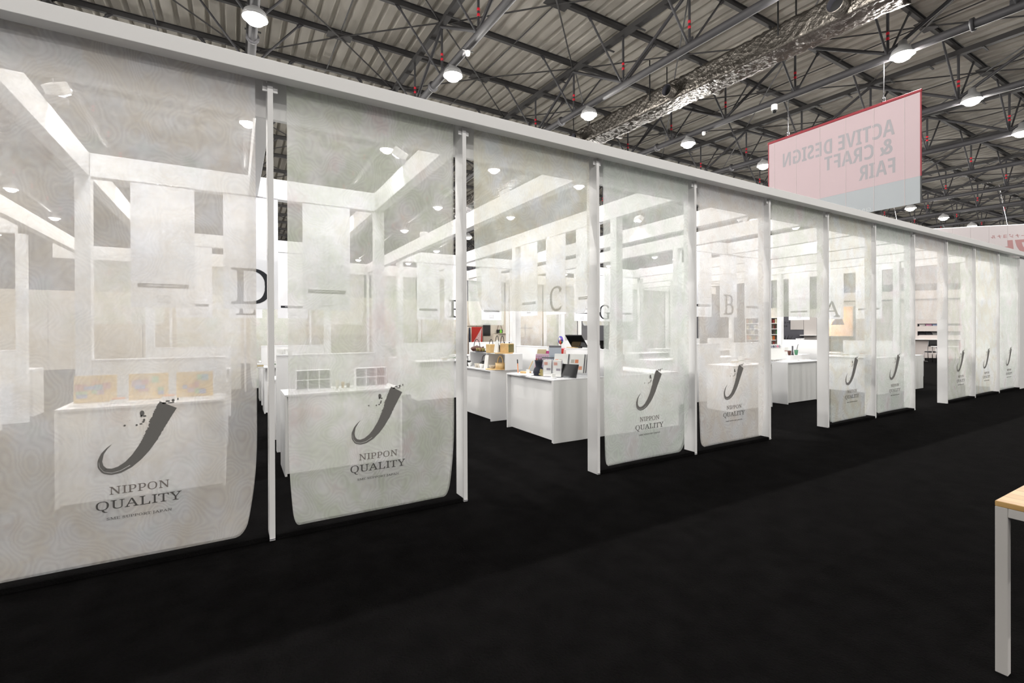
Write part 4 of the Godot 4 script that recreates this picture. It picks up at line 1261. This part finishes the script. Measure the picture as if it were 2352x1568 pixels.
# ---------------------------------------------------------------- what stands beyond the booth
func make_neighbours() -> void:
	var t: Node3D
	# clothes stall behind the far entrance
	t = thing("partition", "plain beige partition wall behind the clothes stall beyond the booth", "partition", Vector3(6.5, 0, -13.6))
	for k in 6: part("panel", box(1.98, 2.7, 0.05, 0.003), M.beige, t, Vector3(-5 + 2 * k, 1.35, 0))
	t = thing("red_cloth", "red hanging cloth with a white fan pattern in the clothes stall", "cloth", Vector3(8.14, 0, -12.8))
	part("cloth", box(0.46, 1.05, 0.02, 0.004), M.red, t, Vector3(0, 1.13, 0))
	for k in 8:
		var st := begin()
		var a := 1.95 + k * 0.10
		add_prism(st, PackedVector2Array([Vector2(0.2, 1.62), Vector2(0.2 + cos(a + PI / 2 + 0.35) * 1.0, 1.62 + sin(a + PI / 2 - PI * 0.0 + 0.35) * 1.0).clamp(Vector2(-0.22, 0.62), Vector2(0.22, 1.64)), Vector2(0.2 + cos(a + PI / 2 + 0.40) * 1.0, 1.62 + sin(a + PI / 2 + 0.40) * 1.0).clamp(Vector2(-0.225, 0.61), Vector2(0.215, 1.63))]), 0.0105, 0.013)
		part("fan_rib", done(st), M.banner, t)
	part("hanging_rail", bar_mesh(1.5, 0.012), M.black, t, Vector3(-0.5, 1.68, 0), Vector3(0, 0, PI / 2))
	for x in [-1.24, 0.26]: part("stand_leg", bar_mesh(1.68, 0.012), M.black, t, Vector3(x, 0.84, 0))
	for k in 5:
		var c: Material = [mat(Color(0.25, 0.3, 0.33), 0.9), M.black, M.navy, M.black, mat(Color(0.2, 0.22, 0.28), 0.9)][k]
		t = thing("garment", "dark garment hanging left of the red cloth in the clothes stall, %s from the left" % ORD[k], "garment", Vector3(7.0 + 0.2 * k, 0, -12.75), 1.2, "garments left of the red cloth")
		var st := begin()
		add_prism(st, PackedVector2Array([Vector2(-0.05, 1.62), Vector2(-0.12, 1.55), Vector2(-0.15, 1.2), Vector2(-0.11, 1.19), Vector2(-0.10, 1.35), Vector2(-0.13, 0.7), Vector2(0.13, 0.7), Vector2(0.10, 1.35), Vector2(0.11, 1.19), Vector2(0.15, 1.2), Vector2(0.12, 1.55), Vector2(0.05, 1.62)]), -0.03, 0.03)
		part("cloth", done(st), c, t)
		part("hanger", tube([Vector3(-0.1, 1.57, 0), Vector3(0, 1.64, 0), Vector3(0.1, 1.57, 0)], 0.008), M.chrome, t)
	t = thing("black_shirt", "black shirt pinned on the beige partition behind the draped table", "shirt", Vector3(8.96, 0, -13.558))
	part("cloth", box(0.34, 0.5, 0.03, 0.01), M.black, t, Vector3(0, 1.55, 0))
	part("neck", box(0.12, 0.04, 0.032, 0.004), M.dark_grey, t, Vector3(0, 1.79, 0))
	t = thing("shoulder_bag", "black shoulder bag with long strap hanging at the right of the clothes stall", "bag", Vector3(9.55, 0, -13.53))
	part("bag", box(0.26, 0.26, 0.08, 0.01), M.black, t, Vector3(0, 1.42, 0))
	part("strap", tube([Vector3(-0.11, 1.55, 0), Vector3(-0.03, 1.85, 0), Vector3(0.0, 1.98, 0), Vector3(0.03, 1.85, 0), Vector3(0.11, 1.55, 0)], 0.01), M.brown, t)
	for k in 2:
		put("red_pouch", "small red pouch hanging above the black shoulder bag, %s one" % ["upper", "lower"][k], "pouch", box(0.14, 0.2, 0.05, 0.012), M.red, Vector3(9.55, 2.45 - 0.32 * k, -13.55), 0.0, "red pouches")
	t = thing("draped_stand", "display stand draped in a cream cloth with soft folds in the clothes stall", "stand", Vector3(9.05, 0, -12.4))
	var st := SurfaceTool.new()
	st.begin(Mesh.PRIMITIVE_TRIANGLES)
	for j in 9:
		for i in 33:
			var a := TAU * i / 32.0
			var v := j / 8.0
			var r := 0.36 + 0.06 * v * (1.0 + 0.6 * sin(a * 9.0))
			st.add_vertex(Vector3(cos(a) * r * 1.15, 1.40 - 1.395 * v - (0.02 * sin(a * 3.0) if j == 0 else 0.0), sin(a) * r * 0.6))
	for j in 8:
		for i in 32:
			var a := j * 33 + i
			for q in [a, a + 1, a + 34, a, a + 34, a + 33]: st.add_index(q)
	st.generate_normals()
	part("drape", st.commit(), mat(Color(0.85, 0.81, 0.75), 0.9), t)
	part("top_cloth", lathe([Vector2(0.0, 1.41), Vector2(0.36, 1.40)], 24), mat(Color(0.85, 0.81, 0.75), 0.9), t)
	put("green_bottle", "small bright green bottle on the draped stand", "bottle", lathe([Vector2(0, 0), Vector2(0.04, 0), Vector2(0.045, 0.08), Vector2(0.02, 0.12), Vector2(0.02, 0.15), Vector2(0, 0.155)], 14), mat(Color(0.45, 0.75, 0.25), 0.4), Vector3(8.98, 1.411, -12.4))
	t = thing("round_mirror_stand", "round pale mirror on a thin black coat rack seen right of the half-wall openings", "rack", Vector3(9.6, 0, -11.6))
	part("pole", bar_mesh(1.75, 0.02), M.black, t, Vector3(0, 0.875, 0))
	part("crossbar", bar_mesh(0.7, 0.018), M.black, t, Vector3(0, 1.6, 0), Vector3(0, 0, PI / 2))
	part("foot", box(0.5, 0.03, 0.3), M.black, t, Vector3(0, 0.015, 0))
	part("basket", box(0.4, 0.25, 0.25, 0.01), M.brown, t, Vector3(0, 1.15, 0))
	t = thing("grey_screen", "plain dark grey screen panel beyond the letter G island", "screen", Vector3(12.6, 0, -12.2))
	part("panel", box(1.2, 2.0, 0.06, 0.004), M.grey, t, Vector3(0, 1.0, 0))
	part("foot", box(1.3, 0.05, 0.4), M.dark_grey, t, Vector3(0, 0.025, 0))
	# book wall beyond the right end
	t = thing("bookshelf", "wide white bookshelf full of coloured goods, far beyond the second entrance", "bookshelf", Vector3(23.4, 0, -10.3), -1.05)
	part("back", box(2.2, 2.6, 0.04), M.beige, t, Vector3(0, 1.3, -0.18))
	part("side", box(0.04, 2.6, 0.34), M.white, t, Vector3(-1.1, 1.3, 0))
	part("side", box(0.04, 2.6, 0.34), M.white, t, Vector3(1.1, 1.3, 0))
	for k in 7: part("shelf", box(2.16, 0.03, 0.34), M.white, t, Vector3(0, 0.42 + 0.28 * k, 0))
	var tb := t.transform
	var bc := [Color(0.12, 0.1, 0.1), Color(0.35, 0.12, 0.1), Color(0.2, 0.22, 0.35), Color(0.75, 0.6, 0.15), Color(0.7, 0.35, 0.12), Color(0.25, 0.45, 0.3), Color(0.75, 0.72, 0.6), Color(0.5, 0.15, 0.15)]
	for row in 6:
		var x := -1.05
		var place := 0
		while x < 0.97:
			var w := rng.randf_range(0.06, 0.10)
			if rng.randf() < 0.84:
				var h := rng.randf_range(0.16, 0.22)
				var bk := thing("book", "upright book on the far bookshelf, %s shelf from below, %s from the left" % [ordinal(row), ordinal(place)], "book", tb * Vector3(x + w * 0.5, 0.4355 + 0.28 * row, 0.02), -1.05, "books on the far bookshelf")
				place += 1
				part("cover", box(w - 0.006, h, 0.2, 0.004), pm(bc[rng.randi() % bc.size()]), bk, Vector3(0, h * 0.5, 0))
			x += w + 0.012
	# dark grey stall next to it
	t = thing("grey_stall", "dark grey stall wall with black characters, pale panel and ledge beyond the second entrance", "stall", Vector3(21.75, 0, -8.0), -1.1)
	part("wall", box(1.4, 2.6, 0.06), M.dark_grey, t, Vector3(0, 1.3, 0))
	part("pale_panel", box(0.5, 0.8, 0.03), mat(Color(0.72, 0.70, 0.69), 0.7), t, Vector3(-0.06, 1.9, 0.05))
	part("pale_side", box(0.48, 2.4, 0.05), mat(Color(0.74, 0.72, 0.71), 0.7), t, Vector3(0.44, 1.2, 0.06))
	part("ledge", box(0.62, 0.03, 0.3), M.white, t, Vector3(0.36, 1.25, 0.2))
	strokes("character", [[[0.2, 0.9, 0.8, 0.9], [0.5, 0.9, 0.5, 0.1], [0.2, 0.5, 0.8, 0.5]], [[0.2, 0.2, 0.8, 0.2], [0.2, 0.8, 0.8, 0.8], [0.5, 0.8, 0.5, 0.2]], [[0.1, 0.5, 0.9, 0.5]], [[0.2, 0.9, 0.2, 0.1], [0.2, 0.5, 0.8, 0.6]]], M.black, t, Vector3(-0.62, 1.82, 0.033), 0.09, 0.1, 0.018, 0.0, false)
	strokes("character", [[[0.2, 0.9, 0.8, 0.9], [0.2, 0.1, 0.8, 0.1], [0.2, 0.9, 0.2, 0.1], [0.8, 0.9, 0.8, 0.1], [0.2, 0.5, 0.8, 0.5]], [[0.3, 0.8, 0.3, 0.2], [0.7, 0.8, 0.7, 0.2]]], M.black, t, Vector3(-0.58, 1.66, 0.033), 0.09, 0.11, 0.02, 0.0, false)
	t = thing("round_counter", "dark round counter with small white goods before the grey stall", "counter", Vector3(19.9, 0, -7.0))
	part("body", lathe([Vector2(0, 0), Vector2(0.45, 0), Vector2(0.5, 1.0), Vector2(0.55, 1.03), Vector2(0.55, 1.06), Vector2(0, 1.06)], 24), M.dark_grey, t)
	for k in 3: cup("small white pot on the dark round counter, %s from the left" % ORD[k], Vector3(19.72 + 0.2 * k, 1.061, -6.95), M.white, 0.06, 0.08, "white pots on the round counter")
	t = thing("potted_plant", "dark leafy plant standing before the grey stall", "plant", Vector3(20.75, 0, -8.15))
	part("pot", lathe([Vector2(0, 0), Vector2(0.16, 0), Vector2(0.2, 0.4), Vector2(0.17, 0.4), Vector2(0, 0.36)], 16), M.black, t)
	st = begin()
	for k in 60:
		var a := rng.randf() * TAU
		var l := rng.randf_range(0.25, 0.55)
		var b := Vector3(cos(a) * 0.05, 0.4, sin(a) * 0.05)
		var e := b + Vector3(cos(a) * l * 0.8, rng.randf_range(0.2, 0.9), sin(a) * l * 0.8)
		var sd := Vector3(-sin(a), 0.3, cos(a)) * 0.035
		var md := (b + e) * 0.5 + Vector3(0, 0.1, 0)
		tri(st, b, md + sd, md - sd, Vector3.UP)
		tri(st, e, md - sd, md + sd, Vector3.UP)
	part("leaves", done(st), mat(Color(0.12, 0.13, 0.11), 0.7), t)
	# stall with warm light
	t = thing("warm_stall", "open display cabinet with warm lit back wall beyond the second entrance", "cabinet", Vector3(24.8, 0, -8.3), -1.1)
	part("back", box(2.1, 2.6, 0.05), mat(Color(0.9, 0.83, 0.76), 0.7), t, Vector3(0, 1.3, -0.3))
	part("side", box(0.1, 2.6, 0.7), M.grey, t, Vector3(-1.05, 1.3, 0))
	part("side", box(0.1, 2.6, 0.7), M.grey, t, Vector3(1.05, 1.3, 0))
	part("roof", box(2.2, 0.06, 0.7), M.white, t, Vector3(0, 2.6, 0))
	part("shelf", box(2.0, 0.04, 0.6), M.beige, t, Vector3(0, 1.18, 0))
	part("base_front", box(2.0, 0.9, 0.04), M.dark_grey, t, Vector3(0, 0.47, 0.28))
	var wl := OmniLight3D.new()
	wl.name = "warm_light"
	t.add_child(wl, true)
	wl.position = Vector3(0, 2.32, 0.1)
	wl.light_color = Color(1.0, 0.80, 0.6)
	wl.light_energy = 2.2
	wl.light_size = 0.05
	wl.omni_range = 20.0
	wl.omni_attenuation = 2.0
	wl.shadow_enabled = true
	var wg := mat(Color(1, 0.9, 0.8), 0.5)
	wg.emission_enabled = true
	wg.emission = Color(1, 0.82, 0.62)
	wg.emission_energy_multiplier = 5.0
	part("lamp_bulb", lathe([Vector2(0, -0.05), Vector2(0.05, -0.02), Vector2(0.05, 0.03), Vector2(0, 0.06)], 12), wg, t, Vector3(0, 2.34, 0.1))
	t = thing("brown_basket", "dark brown lamp shade hanging in the warm lit cabinet", "lamp shade", Vector3(24.3, 0, -7.6))
	part("shade", lathe([Vector2(0.26, 1.72), Vector2(0.16, 2.0), Vector2(0.02, 2.02), Vector2(0, 2.03)], 18), M.brown, t)
	part("cord", bar_mesh(0.6, 0.008), M.black, t, Vector3(0, 2.3, 0))
	# magazine stall seen through the third entrance
	t = thing("magazine_stall", "pale stall wall with two recessed magazine shelves seen through the third entrance", "stall", Vector3(31.3, 0, -6.4), -1.0)
	var pale := mat(Color(0.80, 0.77, 0.76), 0.7)
	part("lower_front", box(3.0, 0.95, 0.06), pale, t, Vector3(0.6, 0.475, 0.0))
	part("counter_top", box(3.0, 0.03, 0.4), M.white, t, Vector3(0.6, 0.965, 0.14))
	part("middle_band", box(3.0, 0.25, 0.06), pale, t, Vector3(0.6, 1.515, 0.0))
	part("upper_front", box(3.0, 1.15, 0.06), pale, t, Vector3(0.6, 2.36, 0.0))
	part("lower_band", box(3.0, 0.19, 0.06), pale, t, Vector3(0.6, 1.07, 0.0))
	part("upright", box(0.35, 2.93, 0.06), pale, t, Vector3(-0.8, 1.465, 0.002))
	part("back", box(3.0, 2.9, 0.04), M.grey, t, Vector3(0.6, 1.45, -0.34))
	part("side_wall", box(0.06, 2.9, 1.6), pale, t, Vector3(-1.0, 1.45, -0.6))
	part("shelf_board", box(2.6, 0.03, 0.3), pale, t, Vector3(0.75, 1.18, -0.17))
	part("shelf_board", box(2.6, 0.03, 0.3), pale, t, Vector3(0.75, 1.655, -0.17))
	var mb := t.transform
	var mc := [[Color(0.12, 0.11, 0.13), Color(0.16, 0.16, 0.18), Color(0.45, 0.45, 0.45), Color(0.6, 0.58, 0.56), Color(0.5, 0.48, 0.5)], [Color(0.88, 0.86, 0.86), Color(0.8, 0.6, 0.72), Color(0.62, 0.68, 0.8), Color(0.3, 0.24, 0.42), Color(0.24, 0.2, 0.34)]]
	for row in 2:
		for k in 5:
			var bk := thing("magazine", "magazine lying sloped on the %s shelf of the pale stall, %s from the left" % [["lower", "upper"][row], ORD[k]], "magazine", mb * Vector3(-0.42 + 0.27 * k, 1.2 + 0.475 * row, -0.15), -1.0, "magazines of the pale stall")
			part("cover", box(0.24, 0.30, 0.012, 0.002), pm(mc[row][k]), bk, Vector3(0, 0.12, 0), Vector3(-0.75, 0, 0.15))
	for k in 6:
		var bk := thing("leaflet", "white leaflet lying on the counter of the pale magazine stall, %s from the left" % ORD[k], "leaflet", mb * Vector3(-0.5 + 0.25 * k, 0.981, 0.2), -1.0, "leaflets of the pale stall")
		part("sheet", box(0.18, 0.012, 0.12, 0.001), [M.paper, mat(Color(0.92, 0.8, 0.72), 0.8)][k % 2], bk, Vector3(0, 0.006, 0))
	t = thing("side_chair", "black seated chair with bent chrome frame seen through the third entrance", "chair", Vector3(27.6, 0, -5.2), 2.2)
	part("seat", box(0.46, 0.06, 0.44, 0.02), M.black, t, Vector3(0, 0.46, 0))
	part("backrest", box(0.44, 0.3, 0.04, 0.015), M.black, t, Vector3(0, 0.86, -0.24), Vector3(-0.15, 0, 0))
	for s in [-1.0, 1.0]: part("frame", tube([Vector3(0.23 * s, 0.95, -0.26), Vector3(0.24 * s, 0.5, -0.2), Vector3(0.24 * s, 0.02, -0.28), Vector3(0.24 * s, 0.02, 0.2), Vector3(0.24 * s, 0.46, 0.22)], 0.012), M.chrome, t)
	t = thing("glass_table", "small table with a thin white top beside the black chair", "table", Vector3(27.2, 0, -4.6), -1.0)
	part("top", box(0.9, 0.03, 0.6, 0.004), M.white_gloss, t, Vector3(0, 0.72, 0))
	for sx in [-1.0, 1.0]:
		for sz in [-1.0, 1.0]: part("leg", bar_mesh(0.7, 0.015), M.chrome, t, Vector3(0.4 * sx, 0.355, 0.26 * sz))
	t = thing("step_cabinet", "white cabinet on a narrow plinth just behind the counter seen through the third entrance", "cabinet", Vector3(16.5, 0, -2.15))
	part("body", box(0.74, 0.55, 0.5, 0.003), M.white, t, Vector3(0.0, 0.44, 0))
	part("plinth", box(0.5, 0.165, 0.4, 0.0), M.white, t, Vector3(-0.05, 0.0825, 0))
	t = thing("wooden_counter", "golden wooden counter beyond the third entrance", "counter", Vector3(29.0, 0, -3.6), -1.0)
	part("body", box(1.6, 0.85, 0.6, 0.004), M.gold, t, Vector3(0, 0.425, 0))
	part("top", box(1.66, 0.03, 0.66, 0.004), M.white, t, Vector3(0, 0.865, 0))
	t = thing("card_rack", "tall pale rack of red and yellow cards beyond the third entrance", "rack", Vector3(33.6, 0, -5.4), -1.0)
	part("back", box(1.8, 2.5, 0.05), pale, t, Vector3(0, 1.25, 0))
	for row in 3:
		for k in 5:
			part("card", box(0.2, 0.28, 0.01), pm([Color(0.6, 0.2, 0.35), Color(0.75, 0.6, 0.25), Color(0.5, 0.4, 0.3)][(row + k) % 3]), t, Vector3(-0.7 + 0.35 * k, 1.1 + 0.42 * row, 0.08), Vector3(-0.2, 0, 0))
		part("ledge", box(1.8, 0.02, 0.1), pale, t, Vector3(0, 0.94 + 0.42 * row, 0.07))
	t = thing("ceiling_frame_booth", "pale open-framed booth front with grey ceiling far beyond the third entrance", "booth", Vector3(36, 0, -9), -1.0)
	for x in [-4.0, 0.0, 4.0]: part("column", box(0.3, 3.4, 0.3, 0.003), pale, t, Vector3(x, 1.7, 0))
	part("fascia", box(8.3, 0.5, 0.3, 0.003), pale, t, Vector3(0, 3.6, 0))
	part("back_wall", box(8.3, 3.4, 0.1, 0.003), pale, t, Vector3(0, 1.7, -3.0))
	t = thing("far_partition", "long white partition wall of other stalls far behind the booth", "partition", Vector3(2, 0, -22))
	for k in 10: part("panel", box(3.0, 3.2, 0.06, 0.003), M.beige, t, Vector3(-16 + 3.02 * k, 1.6, 0))

# ---------------------------------------------------------------- the table in the foreground
func make_table() -> void:
	var t := thing("wooden_table", "light wooden table top on a white square-tube frame at the near right", "table", Vector3(2.87, 0, 3.08))
	var w := 1.5
	var d := 0.6
	var leg := mat(Color(0.80, 0.79, 0.78), 0.5)
	part("top", box(w, 0.024, d, 0.002), M.oak, t, Vector3(w * 0.5, 0.738, d * 0.5))
	for x in [0.02, w - 0.02]:
		for z in [0.02, d - 0.02]: part("leg", box(0.04, 0.726, 0.04, 0.002), leg, t, Vector3(x, 0.363, z))
	for x in [0.02, w - 0.02]: part("rail", box(0.038, 0.04, d - 0.08, 0.002), leg, t, Vector3(x, 0.706, d * 0.5))
	for z in [0.02, d - 0.02]: part("rail", box(w - 0.08, 0.04, 0.038, 0.002), leg, t, Vector3(w * 0.5, 0.706, z))
